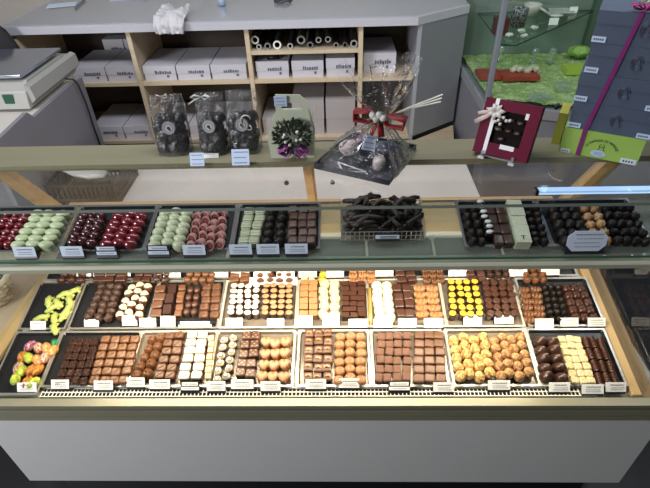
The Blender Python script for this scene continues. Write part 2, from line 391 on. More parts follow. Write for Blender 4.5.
def price_card(u, v, surf, w, h, label, style='text', mcard=None, rotz=0, dz=0.0):
    key = (round(w, 3), round(h, 3), style, NCARD[0] % 3, surf is shelfz); NCARD[0] += 1
    if key not in CARDC: CARDC[key] = card_meshes(w, h, style, NCARD[0], 66 if surf is shelfz else 42)
    hm, cm, im = CARDC[key]
    z0, y0 = (DZ, DY) if surf is deckz else (SHZ, SHY)
    p = at_plane(u, v, z0+.003+dz, DS, y0)
    if surf is shelfz and not dz: p = Vector((p.x, .8705, shelfz(.8705)+.0008))
    e = empty('price_card', M=incM(p.x, p.y, p.z) @ Matrix.Rotation(rotz, 4, 'Z'))
    new('holder', hm, e); c = new('card', cm, e)
    if im: new('lettering', im, c)
    if mcard: c.material_slots[0].link = 'OBJECT'; c.material_slots[0].material = mcard
    tag(e, label, 'price card', 'price cards of the chocolate trays')
    return e
# ------------------------------------------------------------------ chocolate prototypes (unit footprint, unit height)
def ridg(x, y, f, a): return a*math.sin(f*y)
K = {}
def kind(key, me, m, extra=()): K[key] = (me, m, extra)
def U(mb, n, m, sm=True): 
    me = mb.mesh(n, m, sm)
    if sm:
        me.set_sharp_from_angle(angle=rad(38))
    return me
kind('ridged', U(polar(sup(7), lambda r, x, y: .80+.10*math.sin(26*(x+.35*y))-.14*r**8, 9, 32), 'ridged_dark_chocolate', dark), dark)
kind('msq', U(polar(sup(6), lambda r, x, y: .88-.16*r**8+(.07 if abs(x-.25*math.sin(5*y)) < .09 else 0), 8, 28), 'milk_square', milk), milk)
kind('sq', U(polar(sup(9), lambda r, x, y: .95-.10*r**10, 6, 28), 'chocolate_square', milk), milk)
kind('flat', U(polar(sup(12), lambda r, x, y: .97-.05*r**12, 5, 32, 1.0), 'white_square', white), white)
kind('walnut', U(polar(lambda a: .5/(abs(math.cos(a))**2.2/.72+abs(math.sin(a))**2.2)**(1/2.2), lambda r, x, y: .95*math.sqrt(max(0, 1-.86*r*r))-.16*math.exp(-(x/.06)**2)*(1-r)+.03*math.sin(22*y), 8, 28), 'walnut_dome', milk), milk)
kind('dome', U(polar(circ(), lambda r, x, y: math.sqrt(max(0, 1-.90*r*r)), 7, 24), 'dome', white), white)
kind('ball', U(MB().ball((0, 0, .5), .5, 3), 'chocolate_ball', ballgreen), ballgreen)
kind('rough', U(MB().ball((0, 0, .5), .5, 3, amp=.22, fr=3.2), 'rough_truffle', black), black)
kind('nut', U(MB().ball((0, 0, .5), .5, 3, amp=.16, fr=5), 'nut_truffle', nutY, True), nutY)
kind('mound', U(polar(sup(2.6), lambda r, x, y: (math.sqrt(max(0, 1-.93*r*r)))*(1+.10*math.sin(9*x+6*y)), 8, 26), 'dark_mound', dark), dark)
kind('heart', U(polar(lambda a: .30*(1-.15*math.sin(a))*(1+.62*abs(math.cos(a))**1.2*(1 if math.sin(a) > -.2 else .55))*(1.25 if math.sin(a) < -.9 else 1), lambda r, x, y: .92-.2*r**5-.12*math.exp(-(x/.05)**2)*(y > 0), 7, 36), 'chocolate_heart', pale_caram), pale_caram)
kind('disc', U(polar(circ(), lambda r, x, y: .92-.25*r**5+.05*math.sin(18*r), 8, 26), 'chocolate_disc', pale_caram), pale_caram)
kind('oval', U(polar(circ(), lambda r, x, y: .62+.36*math.sqrt(max(0, 1-.9*r*r)), 7, 26), 'chocolate_oval', palegreen), palegreen)
kind('log', U(polar(sup(5), lambda r, x, y: .78*math.sqrt(max(0.05, 1-3.1*x*x))+.05*math.sin(34*y)-.1*r**9, 9, 36), 'ridged_log', milkd), milkd)
kind('bar', U(MB().box(-.48, .48, -.47, .47, 0, 1), 'chocolate_bar', milk, False), milk)
kind('wbar', U(polar(sup(8), lambda r, x, y: .85+.10*math.sin(30*x)*(1-r**6)-.12*r**9, 8, 32), 'ribbed_white_bar', cream), cream)
kind('finger', U(polar(sup(4), lambda r, x, y: .70*math.sqrt(max(.1, 1-2.6*y*y))+.10*math.cos(19*x)*(1-r**4), 9, 30), 'ribbed_finger', caram), caram)
kind('rose', U(polar(lambda a: .47+.03*math.cos(8*a), lambda r, x, y: .75+.20*math.cos(9*r+math.atan2(y, x))*(1-r*.4)-.2*r**6, 9, 32), 'rosette_disc', cream), cream)
kind('wdisc', U(polar(circ(), lambda r, x, y: .80+.16*(1-r*r)-.3*r**8, 7, 26), 'white_disc', white), white)
kind('slab', U(MB().box(-.5, .5, -.49, .49, 0, 1), 'pistachio_slab', slab_green, False), slab_green)
kind('layer', U(polar(sup(8), lambda r, x, y: .95-.12*r**8, 6, 28), 'layered_square', stripe_green), stripe_green)
# kinds with a visible topping (a child part)
def cupk(key, bm_, top, hollow=0):
    me = MB().lathe([(.36, 0), (.46, .84), (.48, .90), (.46, .95)], 20).mesh('chocolate_cup', bm_, True); me.set_sharp_from_angle(angle=rad(40))
    t = polar(circ(.43), lambda r, x, y: 1.0+(.05*math.cos(14*r) if hollow else .04*(1-r*r)), 5, 20, .98, .93).mesh('topping', top, True)
    kind(key, me, bm_, (('topping', t, top),))
cupk('wcup', milkd, white); cupk('mcup', milkd, pale_caram); cupk('ycup', milkd, yellow); cupk('dcup', dark, milkd, 1)
drz = MB()
for k in range(3):
    a = k*2.1; drz.tube([(.30*math.cos(a+t*.5-.6), .30*math.sin(a+t*.5-.6), 1.0-.05*t/4*(t-4)*0+.0) for t in range(5)], .040, 5)
kind('dome_drz', U(polar(circ(.49), lambda r, x, y: .62-.1*r**4, 5, 24), 'dark_base', milkd), milkd, (('white_cap', polar(circ(.455), lambda r, x, y: .52+.50*math.sqrt(max(0, 1-.9*r*r)), 7, 24, .98, .5).mesh('white_cap', white, True), white), ('drizzle', drz.mesh('drizzle', dark, True), dark)))
kind('flatw', U(polar(sup(12, .495), lambda r, x, y: .62, 4, 28, 1.0), 'dark_base', milkd), milkd, (('white_top', U(polar(sup(12, .44), lambda r, x, y: 1.0-.05*r**12, 5, 28, 1.0, .6), 'white_top', white), white),))
hm = MB(); hm.prism([(.30*math.cos(PI*k/10), .30*math.sin(PI*k/10)-.1) for k in range(11)]+[(.15*math.cos(PI*k/10), .12*math.sin(PI*k/10)-.1) for k in range(10, -1, -1)], .90, 1.12, 'z')
kind('moon', K['sq'][0], milk2, (('half_moon_topping', hm.mesh('half_moon_topping', pale_caram), pale_caram),))
pt = MB()
for (a, b) in ((-.25, -.25), (.25, -.25), (-.25, .25), (.25, .25), (0, 0)): pt.box(a-.09, a+.09, b-.05, b+.05, .93, .975)
kind('pattern', K['sq'][0], milkd, (('print', pt.mesh('print', pale_caram), pale_caram),))
kind('button', polar(sup(2.4), lambda r, x, y: .85-.2*r**4, 6, 22).mesh('dark_button', black, True), black, (('silver_top', polar(circ(.33), lambda r, x, y: 1.0-.06*r*r, 4, 18, 1, .80).mesh('silver_top', silver_top, True), silver_top),))
eg = MB().ball((0, 0, .48), .48, 3, (.82, 1.06, 1)).mesh('chocolate_egg', milkd, True)
ec = MB()
ec.ball((0, .03, .50), .485, 3, (.80, 1.0, 1.0))
bmesh.ops.bisect_plane(ec.bm, geom=list(ec.bm.verts)+list(ec.bm.edges)+list(ec.bm.faces), plane_co=(0, -.08, .60), plane_no=(.1, -.35, .85), clear_inner=True)
kind('egg', eg, milkd, (('cream_cap', ec.mesh('cream_cap', cream, True), cream),))
rl = MB(); n = 20; rings = []
Mr = Matrix.Translation((0, 0, .52)) @ Matrix.Rotation(rad(62), 4, 'X')
for (r, z) in ((.47, -.5), (.47, .5), (.35, .5), (.35, -.5)):
    rings.append([rl.bm.verts.new(Mr @ Vector((r*math.cos(2*PI*k/n), r*math.sin(2*PI*k/n), z))) for k in range(n)])
for A, B in zip(rings, rings[1:]+rings[:1]):
    for k in range(n): rl.bm.faces.new((A[k], A[(k+1) % n], B[(k+1) % n], B[k]))
rlm = rl.mesh('pink_roll', pink, True); rlm.set_sharp_from_angle(angle=rad(40))
kind('roll', rlm, pink, (('filling', MB().lathe([(.33, -.45), (.33, .40), (.2, .43)], 16, Mr).mesh('filling', pinkin, True), pinkin),))
# ------------------------------------------------------------------ laying out chocolates
ORD = ['first', 'second', 'third', 'fourth', 'fifth', 'sixth', 'seventh', 'eighth', 'ninth', 'tenth']
def put(key, name, M, m=None):
    me, dm, extra = K[key]
    o = bpy.data.objects.new(name, me); COL.objects.link(o); o.matrix_world = M
    if m is not None and m is not me.materials[0]:
        o.material_slots[0].link = 'OBJECT'; o.material_slots[0].material = m
    for pn, pm, pmat in extra:
        c = bpy.data.objects.new(pn, pm); COL.objects.link(c); c.parent = o
    return o
def batch(surf, q, cols, rows, key, name, desc, where, m=None, h=.018, fx=.93, fy=.92, stag=0, jit=.06, rot=.07, dz=.0, mz=.018, group=None):
    """q = (front left u, front right u, front v, back left u, back right u, back v) of the heap in the photo, at height mz over the tray"""
    z0, y0 = (DZ, DY) if surf is deckz else (SHZ, SHY)
    ul, ur, vf, bl, br, vb = q
    A, B, Cc, D = (at_plane(u, v, z0+mz, DS, y0) for u, v in ((ul, vf), (ur, vf), (bl, vb), (br, vb)))
    wx = ((B-A).length+(D-Cc).length)/2/cols; wy = ((Cc-A).length+(D-B).length)/2/rows
    yaw = math.atan2(((Cc-A)+(D-B)).y, ((Cc-A)+(D-B)).x)-PI/2
    yaw = max(-.25, min(.25, yaw*.8))
    out = []
    if surf is deckz: h *= 1.32
    for j in range(rows):
        for i in range(cols):
            s = (i+.5)/cols; t = (j+.5)/rows
            if stag: t += (.25 if i % 2 else -.25)/rows*stag
            p = (A*(1-s)+B*s)*(1-t)+(Cc*(1-s)+D*s)*t
            p.x += random.uniform(-jit, jit)*wx; p.y += random.uniform(-jit, jit)*wy
            z = surf(p.y)+.0028+dz
            M = incM(p.x, p.y, z) @ Matrix.Rotation(yaw+random.uniform(-rot, rot), 4, 'Z') @ Matrix.Rotation(random.uniform(-.07, .07), 4, 'Y') @ Matrix.Rotation(random.uniform(-.03, .09), 4, 'X') @ Matrix.Diagonal((wx*fx, wy*fy, h*random.uniform(.95, 1.05), 1))
            o = put(key, name, M, m)
            rowp = ORD[j]+' row from the front'
            if cols == 1: lab = f"{desc} {where}, {ORD[j]} from the front"
            else: lab = f"{desc} {where}, {rowp}, {ORD[i]} from left"
            tag(o, lab, 'chocolate', group or f"{desc}s {where}")
            out.append(o)
    return out
D_, S_ = deckz, shelfz
# trays: front row, middle row, back row
F = [(-.955, -.826, 'black', 'foil eggs'), (-.815, -.588, 'mix', 'ridged dark chocolates and milk squares at the front'), (-.580, -.362, 'clear', 'walnut domes, milk squares and white squares'), (-.356, -.135, 'clear', 'drizzled white domes and caramel hearts'),
     (-.117, .076, 'clear', 'half-moon squares and caramel discs'), (.090, .284, 'clear', 'sprinkled squares and plain milk squares'), (.304, .524, 'clear', 'golden and tan nut truffles'), (.535, .748, 'black', 'dark mounds, white bars and ridged logs')]
for i, (a, b, k, d) in enumerate(F):
    y0 = .772 if i == 0 else .793
    tray(a, b, y0, .953, D_, f"{'black' if k!='clear' else 'pale shiny'} tray of {d}", blackp if k == 'black' else (blackp if k == 'mix' else trayclear), silver if k != 'clear' else rimpale)
Mrow = [(-.955, -.822, 'black', 'lime green figures'), (-.806, -.578, 'black', 'ridged dark rounds and cream-capped eggs'), (-.568, -.366, 'black', 'milk squares and dark bars, second row'), (-.354, -.136, 'clear', 'white-topped and caramel-topped cups'),
        (-.126, .080, 'clear', 'caramel squares, rosettes and milk bars'), (.088, .304, 'clear', 'white discs and ribbed caramel fingers'), (.312, .528, 'clear', 'yellow-topped and swirled dark cups'), (.547, .757, 'black', 'ribbed milk chocolates and black lumps')]
for i, (a, b, k, d) in enumerate(Mrow):
    tray(a, b, .970, 1.130, D_, f"{'black' if k!='clear' else 'pale shiny'} tray of {d}", blackp if k == 'black' else trayclear, silver if k == 'black' else rimpale)
Brow = [(-.945, -.60, 'brown pieces at the far left'), (-.592, -.375, 'russet rounds'), (-.365, -.135, 'milk pieces behind the topped cups'), (-.125, .085, 'caramel chunks'), (.093, .305, 'dark cubes and milk pieces'), (.313, .525, 'grey-brown pieces'), (.533, .735, 'brown lumps at the far right')]
for (a, b, d) in Brow:
    tray(a, b, 1.146, 1.30, D_, f"black tray of {d} in the back row", blackp, silver)
# ---- front row
batch(D_, (55, 87, 384, 71, 100, 337), 4, 6, 'ridged', 'ridged_dark_chocolate', 'ridged dark chocolate', 'in front row tray', dark)
batch(D_, (89, 128, 383, 102, 141, 335), 4, 6, 'msq', 'curled_milk_square', 'curl-marked milk square', 'beside the ridged dark', milk)
batch(D_, (131, 151, 378, 151, 166, 334), 2, 5, 'walnut', 'walnut_dome', 'milk walnut dome', 'beside milk squares', milk, h=.024, fx=1.3, fy=1.15, stag=.6)
batch(D_, (153, 176, 379, 167, 185, 331), 2, 6, 'msq', 'milk_square', 'milk square', 'between walnut domes and white squares', milk2)
batch(D_, (178, 203, 379, 189, 208, 331), 2, 6, 'flatw', 'white_chocolate_square', 'white square', 'in front row tray', None, fx=.97, fy=.95, jit=.02)
batch(D_, (205, 211, 378, 209, 215, 334), 1, 7, 'bar', 'nougat_slice', 'tan nougat slice', 'beside the white squares', nougat, h=.014, fy=.85)
batch(D_, (212, 231, 381, 220, 239, 334), 2, 6, 'dome_drz', 'drizzled_white_dome', 'drizzled white dome', 'in front tray row', None, stag=.7, rot=1.5, h=.020)
batch(D_, (234, 256, 377, 243, 261, 331), 2, 5, 'pattern', 'printed_dark_square', 'printed dark square', 'beside the drizzled domes', milkd)
batch(D_, (257, 289, 380, 262, 291, 336), 3, 4, 'heart', 'caramel_heart', 'caramel-brown heart', 'in front tray row', pale_caram, fx=1.22, fy=1.18, h=.020)
batch(D_, (303, 332, 380, 305, 333, 329), 3, 6, 'moon', 'half_moon_square', 'half-moon topped milk square', 'in front tray row', milk2)
batch(D_, (333, 367, 382, 335, 366, 332), 3, 6, 'disc', 'caramel_disc', 'caramel-brown disc', 'in front tray row', pale_caram, fx=1.0, fy=1.04, stag=.3, h=.02)
batch(D_, (374, 411, 381, 377, 411, 332), 4, 6, 'sq', 'sprinkled_square', 'sprinkled milk square', 'in front tray row', cocoa, rot=.16, fx=.9, fy=.9)
batch(D_, (413, 447, 382, 414, 443, 331), 3, 6, 'sq', 'plain_milk_square', 'plain milk square', 'beside sprinkled ones', milk2, jit=.02)
batch(D_, (455, 495, 379, 448, 487, 335), 4, 5, 'nut', 'golden_nut_truffle', 'golden nut truffle', 'in front tray row', nutY, h=.027, fx=1.16, fy=1.08, stag=.8, rot=3)
batch(D_, (496, 534, 379, 488, 523, 335), 4, 5, 'nut', 'tan_nut_truffle', 'tan nut truffle', 'in front tray row', nutT, h=.027, fx=1.16, fy=1.08, stag=.8, rot=3)
batch(D_, (541, 569, 381, 533, 556, 337), 2, 5, 'mound', 'dark_mound', 'glossy dark mound', 'in front tray row', dark, fx=1.12, fy=1.16, h=.027, rot=.3)
batch(D_, (571, 596, 383, 557, 579, 335), 3, 7, 'wbar', 'ribbed_white_bar', 'ribbed white bar', 'beside dark mounds', cream)
batch(D_, (597, 621, 384, 581, 602, 336), 3, 4, 'log', 'ridged_milk_log', 'ridged milk log', 'beside white bars', milkd, h=.022)
# foil eggs, heaped loosely
K['foil'] = (MB().ball((0, 0, 0), 1, 3, (.78, 1.0, .78), amp=.10, fr=3).mesh('foil_egg', foilc[0], True), foilc[0], ())
foils = [(30, 345, 2, 'purple'), (38, 347, 4, 'silver-pink'), (46, 347, 1, 'orange'), (52, 350, 1, 'orange'), (22, 356, 3, 'gold'), (28, 357, 0, 'lime'), (37, 359, 1, 'orange'), (44, 357, 4, 'silver-pink'), (18, 367, 4, 'silver-pink'), (21, 370, 0, 'lime'),
         (31, 369, 3, 'gold'), (37, 369, 3, 'gold'), (33, 382, 0, 'lime'), (54, 342, 5, 'green'), (27, 381, 3, 'gold'), (15, 378, 0, 'lime')]
near = {0: 'touching the orange ones', 1: '', 2: ''}
fl = ['purple foil egg at the back corner of the foil egg tray', 'silver-pink foil egg between the purple and orange ones', 'orange foil egg behind, right of the silver-pink one', 'orange foil egg at the tray edge by the green one', 'gold-brown foil egg in front of the purple one', 'lime foil egg in the middle of the tray', 'orange foil egg in the middle of the tray', 'silver-pink foil egg between orange eggs and tray edge', 'silver-pink foil egg at the left edge of the tray',
      'lime foil egg above the price card, left of gold ones', 'gold foil egg, left of the two side by side', 'gold foil egg at the edge of the foil egg tray', 'lime foil egg at the front, right of the price card', 'small dark green foil egg in the back right corner', 'gold foil egg half behind the price card', 'lime foil egg hidden behind the price card end']
for (u, v, c, n), lab in zip(foils, fl):
    p = at_plane(u, v, DZ+.020, DS, DY); s = .0165 if c != 5 else .012
    M = incM(p.x, p.y, deckz(p.y)+.0155) @ Matrix.Rotation(random.uniform(-.9, .9), 4, 'Z') @ Matrix.Diagonal((s*1.02, s*1.15, s*1.1, 1))
    tag(put('foil', 'foil_egg', M, foilc[c]), lab, 'chocolate egg', 'foil wrapped eggs')
# ---- middle row
fig = MB()
fig.tube([(0, -.5, .30), (.02, -.3, .36), (-.02, 0, .42), (.03, .25, .40), (0, .48, .3)], [.10, .17, .20, .18, .10], 10)
for s_, y in ((1, -.22), (-1, -.16), (1, .2), (-1, .26)): fig.tube([(0, y, .32), (.18*s_, y+.06, .28), (.27*s_, y+.14, .2)], [.12, .10, .06], 8)
K['figure'] = (fig.mesh('green_figure', limegreen, True), limegreen, ())
figs = [(49, 301, .3, 'topmost'), (42, 317, -1.3, ''), (53, 307, -.9, ''), (58, 302, .9, ''), (65, 294, -1.1, ''), (70, 300, .5, ''), (68, 309, .1, ''), (55, 318, .3, ''), (55, 328, .5, ''), (64, 314, -.2, ''), (74, 291, -.8, '')]
fgl = ['green figure chocolate lying slantwise at the tray edge, upper one', 'green figure chocolate directly above the price card', 'green figure chocolate in the middle of the green heap', 'green figure chocolate over the middle of the heap', 'green figure chocolate high in the heap, lying crosswise', 'green figure chocolate at the right edge near the top', 'green figure chocolate at the right edge, midway down', 'green figure chocolate beside the price card, lying upright', 'green figure chocolate at the very front of its tray', 'green figure chocolate between the middle and the right edge', 'green figure chocolate in the far back corner']
for (u, v, r, _), lab in zip(figs, fgl):
    p = at_plane(u, v, DZ+.016, DS, DY)
    M = incM(p.x, p.y, deckz(p.y)+.0012+random.random()*.004) @ Matrix.Rotation(r, 4, 'Z') @ Matrix.Diagonal((.048, .048, .036, 1))
    tag(put('figure', 'green_figure_chocolate', M), lab, 'chocolate', 'green figure chocolates')
batch(D_, (84, 113, 320, 101, 124, 283), 3, 6, 'rough', 'bumpy_dark_round', 'bumpy dark round', 'in second row tray', darkm, h=.023, fx=1.18, fy=1.15, rot=1.5)
batch(D_, (115, 143, 318, 131, 154, 284), 3, 5, 'egg', 'cream_capped_egg', 'cream-capped brown egg', 'in second tray row', milkd, h=.027, fx=1.3, fy=1.2, stag=.7, rot=.5)
batch(D_, (150, 163, 316, 157, 167, 285), 1, 4, 'sq', 'milk_square_column', 'milk square', 'beside the cream-capped eggs', milk2)
batch(D_, (164, 173, 316, 170, 178, 285), 1, 3, 'bar', 'dark_bar', 'dark bar', 'between milk square columns', dark, h=.022)
batch(D_, (174, 182, 316, 179, 186, 285), 1, 5, 'sq', 'narrow_milk_piece', 'narrow milk piece', 'beside the dark bars', milk)
batch(D_, (183, 197, 315, 188, 202, 286), 2, 4, 'oval', 'dark_oval', 'dark oval', 'in second tray row', milkd, h=.02)
batch(D_, (199, 219, 317, 203, 222, 283), 2, 5, 'msq', 'curled_brown_square', 'curl-marked brown square', 'beside the dark ovals', milk2)
batch(D_, (228, 260, 317, 231, 261, 285), 4, 6, 'wcup', 'white_topped_cup', 'white-topped cup', 'in second tray row', None, h=.024, fx=1.0, fy=1.0)
batch(D_, (262, 294, 317, 263, 294, 285), 4, 6, 'mcup', 'caramel_topped_cup', 'caramel-topped cup', 'in second tray row', None, h=.024, fx=1.0, fy=1.0)
batch(D_, (299, 318, 317, 301, 318, 280), 2, 6, 'bar', 'caramel_square', 'caramel square', 'in second tray row', caram, h=.019, jit=.02, fx=.94, fy=.9)
batch(D_, (318, 341, 317, 319, 340, 279), 2, 5, 'rose', 'cream_rosette', 'cream-coloured rosette', 'in second tray row', cream, h=.02, fx=1.02, fy=1.08, rot=1)
batch(D_, (342, 365, 318, 342, 365, 282), 3, 7, 'bar', 'milk_bar', 'small milk bar', 'beside the rosettes', milkd, h=.02, jit=.02, fy=.88)
batch(D_, (375, 396, 320, 371, 391, 282), 2, 6, 'wdisc', 'white_disc', 'thick white disc', 'in second tray row', mat('ivory_chocolate', (.68, .64, .50), .4), h=.024, fx=1.04, fy=1.1)
batch(D_, (397, 415, 317, 392, 411, 284), 2, 4, 'sq', 'dark_square', 'dark square', 'beside the white discs', milkd, h=.02)
batch(D_, (416, 443, 317, 412, 437, 284), 2, 5, 'finger', 'ribbed_caramel_finger', 'ribbed caramel finger', 'in second tray row', caram, h=.022)
batch(D_, (448, 484, 319, 446, 477, 281), 4, 6, 'ycup', 'yellow_topped_cup', 'yellow-topped cup', 'in second tray row', None, h=.025, fx=.94, fy=.94, jit=.02)
batch(D_, (485, 517, 318, 480, 512, 282), 4, 6, 'dcup', 'swirled_dark_cup', 'swirled dark cup', 'in second tray row', None, h=.026, fx=1.04, fy=1.04)
batch(D_, (525, 547, 322, 518, 540, 285), 2, 6, 'finger', 'ribbed_milk_chocolate', 'ribbed milk piece', 'in second tray row', milk, h=.02)
batch(D_, (549, 569, 321, 541, 561, 284), 3, 6, 'rough', 'black_lump', 'black lump', 'beside ribbed milk pieces', black, h=.019, rot=2)
batch(D_, (572, 600, 320, 562, 583, 284), 3, 5, 'msq', 'glossy_brown_square', 'glossy brown square', 'beside black lumps', milkd)
# gold foil stick beside the white discs
p0, p1 = at_plane(371, 325, DZ+.012, DS, DY), at_plane(369, 289, DZ+.012, DS, DY)
gs = MB(); gs.tube([p0, p0*.7+p1*.3, p0*.3+p1*.7, p1], [.006, .0065, .006, .009], 8)
tag(gs.obj('gold_stick', mat('gold_foil', (.60, .42, .14), .3, .6, bump=.4, bscale=60), smooth=True), 'gold foil stick lying along the white discs', 'wrapped chocolate')
# white paper sheet behind topped cups
pw = [at_plane(u, v, DZ+.016, DS, DY) for u, v in ((249, 285), (297, 285), (297, 281), (249, 281))]
tag(MB().grid(6, 1, lambda s, t: (pw[0]*(1-s)+pw[1]*s)*(1-t)+(pw[3]*(1-s)+pw[2]*s+Vector((0, .012, .004)))*t).obj('paper_sheet', cardm, solid=.0006), 'white paper strip behind the topped cups', 'paper')
# ---- back row, mostly hidden by the shelf rail
for (a, b, key, nm, ds, wh, m, c) in ((57, 84, 'rough', 'brown_lump', 'brown lump', 'in the back row', milkd, 3), (92, 126, 'sq', 'brown_square', 'brown square', 'in the back row', milkd, 3), (133, 150, 'sq', 'brown_block', 'brown block', 'in the back row', milkd, 2), (152, 168, 'oval', 'dark_back_oval', 'dark oval', 'in the back row', dark, 2),
        (183, 214, 'oval', 'russet_round', 'russet round', 'in the back row', milk, 4), (230, 250, 'sq', 'back_milk_square', 'milk square', 'in the back row', milk, 2), (256, 294, 'dome', 'back_milk_dome', 'milk dome', 'in the back row', milk2, 4), (300, 316, 'wdisc', 'back_cream_disc', 'cream disc', 'in the back row', cream, 2), (318, 327, 'ball', 'yellow_ball', 'yellow ball', 'in the back row', yellow, 1),
        (349, 376, 'finger', 'caramel_chunk', 'caramel chunk', 'in the back row', caram, 3), (397, 417, 'sq', 'dark_cube', 'dark cube', 'in the back row', milkd, 2), (424, 446, 'finger', 'brown_finger', 'brown finger', 'in the back row', milk, 3), (468, 486, 'sq', 'russet_cube', 'russet cube', 'in the back row', milkd, 2), (488, 512, 'rough', 'grey_brown_lump', 'grey-brown lump', 'in the back row', darkm, 3), (524, 548, 'rough', 'chestnut_lump', 'chestnut lump', 'in the back row', milk, 3)):
    sh_ = 6 if a < 200 else (0 if a < 350 else -4)
    batch(D_, (a, b, 282, a+sh_, b+sh_, 266), c, 3, key, nm, ds, wh, m, h=.02)
# ---- middle shelf
S_t = [(-25, 57, 'red ovals and pale green discs'), (64, 143, 'cherry balls and red balls'), (147, 229, 'celadon balls and pink rolls'), (234, 318, 'layered squares and dark cubes'), (467, 551, 'silver buttons and a pistachio column'), (555, 652, 'black balls and tan almonds')]
def sx(u, v): return at_plane(u, v, SHZ, DS, SHY)
for (a, b, d) in S_t:
    A, B = sx(a, 252), sx(b, 252)
    tray(A.x, B.x, .887, 1.026, S_, f"black tray of {d} on the glass shelf", blackp, mat('shelf_tray_rim', (.16, .16, .16), .25, .3), h=.009)
batch(S_, (-17, 12, 247, 6, 33, 210), 3, 6, 'ball', 'red_oval', 'glossy red oval', 'on glass shelf', red, fx=1.1, fy=1.05, h=.025)
batch(S_, (12, 53, 248, 35, 71, 211), 3, 6, 'oval', 'pale_green_disc', 'pale green disc', 'on glass shelf', palegreen, h=.030, fx=1.08, fy=1.02)
batch(S_, (67, 97, 244, 82, 108, 212), 3, 5, 'ball', 'cherry_ball', 'dark cherry ball', 'on glass shelf', cherry, h=.028, fx=1.15, fy=1.15, stag=.5)
batch(S_, (99, 136, 246, 115, 149, 212), 3, 5, 'ball', 'red_ball', 'bright red ball', 'on glass shelf', red, h=.028, fx=1.15, fy=1.15, stag=.5)
batch(S_, (148, 185, 247, 163, 193, 210), 3, 6, 'ball', 'celadon_ball', 'pale celadon ball', 'on glass shelf', ballgreen, h=.031, fx=1.18, fy=1.2, stag=.7)
batch(S_, (186, 224, 247, 195, 228, 211), 4, 5, 'roll', 'pink_roll', 'hollow pink roll', 'on glass shelf', None, h=.028, fx=1.0, fy=.85, stag=.6, rot=.25)
batch(S_, (238, 259, 245, 245, 267, 208), 2, 5, 'layer', 'layered_square', 'green-cream layered square', 'on glass shelf', stripe_green, h=.026, fx=.95, fy=.92)
batch(S_, (260, 285, 245, 268, 288, 208), 2, 5, 'rough', 'black_truffle', 'black truffle', 'beside layered squares', black, h=.030)
batch(S_, (287, 317, 245, 289, 318, 207), 3, 5, 'sq', 'dark_cube_chocolate', 'dark cube', 'beside black truffles', milkd, h=.028)
batch(S_, (468, 488, 245, 460, 474, 205), 2, 5, 'rough', 'dark_truffle', 'dark truffle', 'at end of glass shelf tray', black, h=.029)
batch(S_, (486, 494, 236, 475, 482, 201), 1, 7, 'button', 'silver_topped_button', 'silver-topped dark button', 'on glass shelf', None, h=.028, fx=1.35)
batch(S_, (495, 514, 244, 483, 503, 204), 2, 4, 'sq', 'flat_dark_square', 'flat dark square', 'beside the silver buttons', dark, h=.02, jit=.02)
sl = batch(S_, (515, 531, 244, 505, 519, 203), 1, 5, 'slab', 'pistachio_slab', 'pale pistachio slab', 'on glass shelf', slab_green, h=.029, fx=.95, fy=.99, jit=.01, rot=.01)
nk = MB().box(-.04, .04, -.18, .14, 1.0, 1.01).box(-.16, .16, .14, .22, 1.0, 1.01).obj('stamped_mark', inkk, sl[0])
batch(S_, (532, 549, 244, 521, 539, 205), 2, 6, 'rough', 'dark_round', 'dark round', 'beside the pistachio slabs', black, h=.027)
batch(S_, (560, 592, 245, 546, 575, 205), 3, 5, 'ball', 'matt_dark_ball', 'matt dark ball', 'on glass shelf', black, h=.030, fx=1.02, fy=1.02)
batch(S_, (592, 612, 245, 577, 598, 205), 2, 5, 'rough', 'tan_almond_cluster', 'tan almond cluster', 'between dark balls', almond, h=.029, rot=2)
batch(S_, (613, 651, 245, 600, 631, 204), 4, 5, 'rough', 'black_berry_ball', 'black berry ball', 'at end of shelf', black, h=.030, rot=2)
# ---- candied orange sticks in a clear basket
pb = [sx(341, 238), sx(424, 238)]
bx0, bx1, by0, by1 = pb[0].x, pb[1].x, pb[0].y-.01, pb[0].y+.10
BKM = incM((bx0+bx1)/2, (by0+by1)/2, shelfz((by0+by1)/2)+.0008)
bk = empty('wire_basket', M=BKM)
tag(bk, 'clear wire-edged basket holding a heap of dark chocolate sticks', 'basket')
bw, bd = (bx1-bx0)/2, (by1-by0)/2
w = MB(); w.box(-bw, bw, -bd, bd, 0, .002); w.obj('basket_floor', trayclear, bk)
w = MB()
for z in (.002, .016, .030):
    for (a, b) in (((-bw, -bd), (bw, -bd)), ((bw, -bd), (bw, bd)), ((bw, bd), (-bw, bd)), ((-bw, bd), (-bw, -bd))): w.tube([(a[0], a[1], z), (b[0], b[1], z)], .0012, 5)
for k in range(19):
    x = -bw+2*bw*k/18
    for y in (-bd, bd): w.tube([(x, y, 0), (x, y, .030)], .0008, 4)
w.obj('wire_frame', silver, bk)
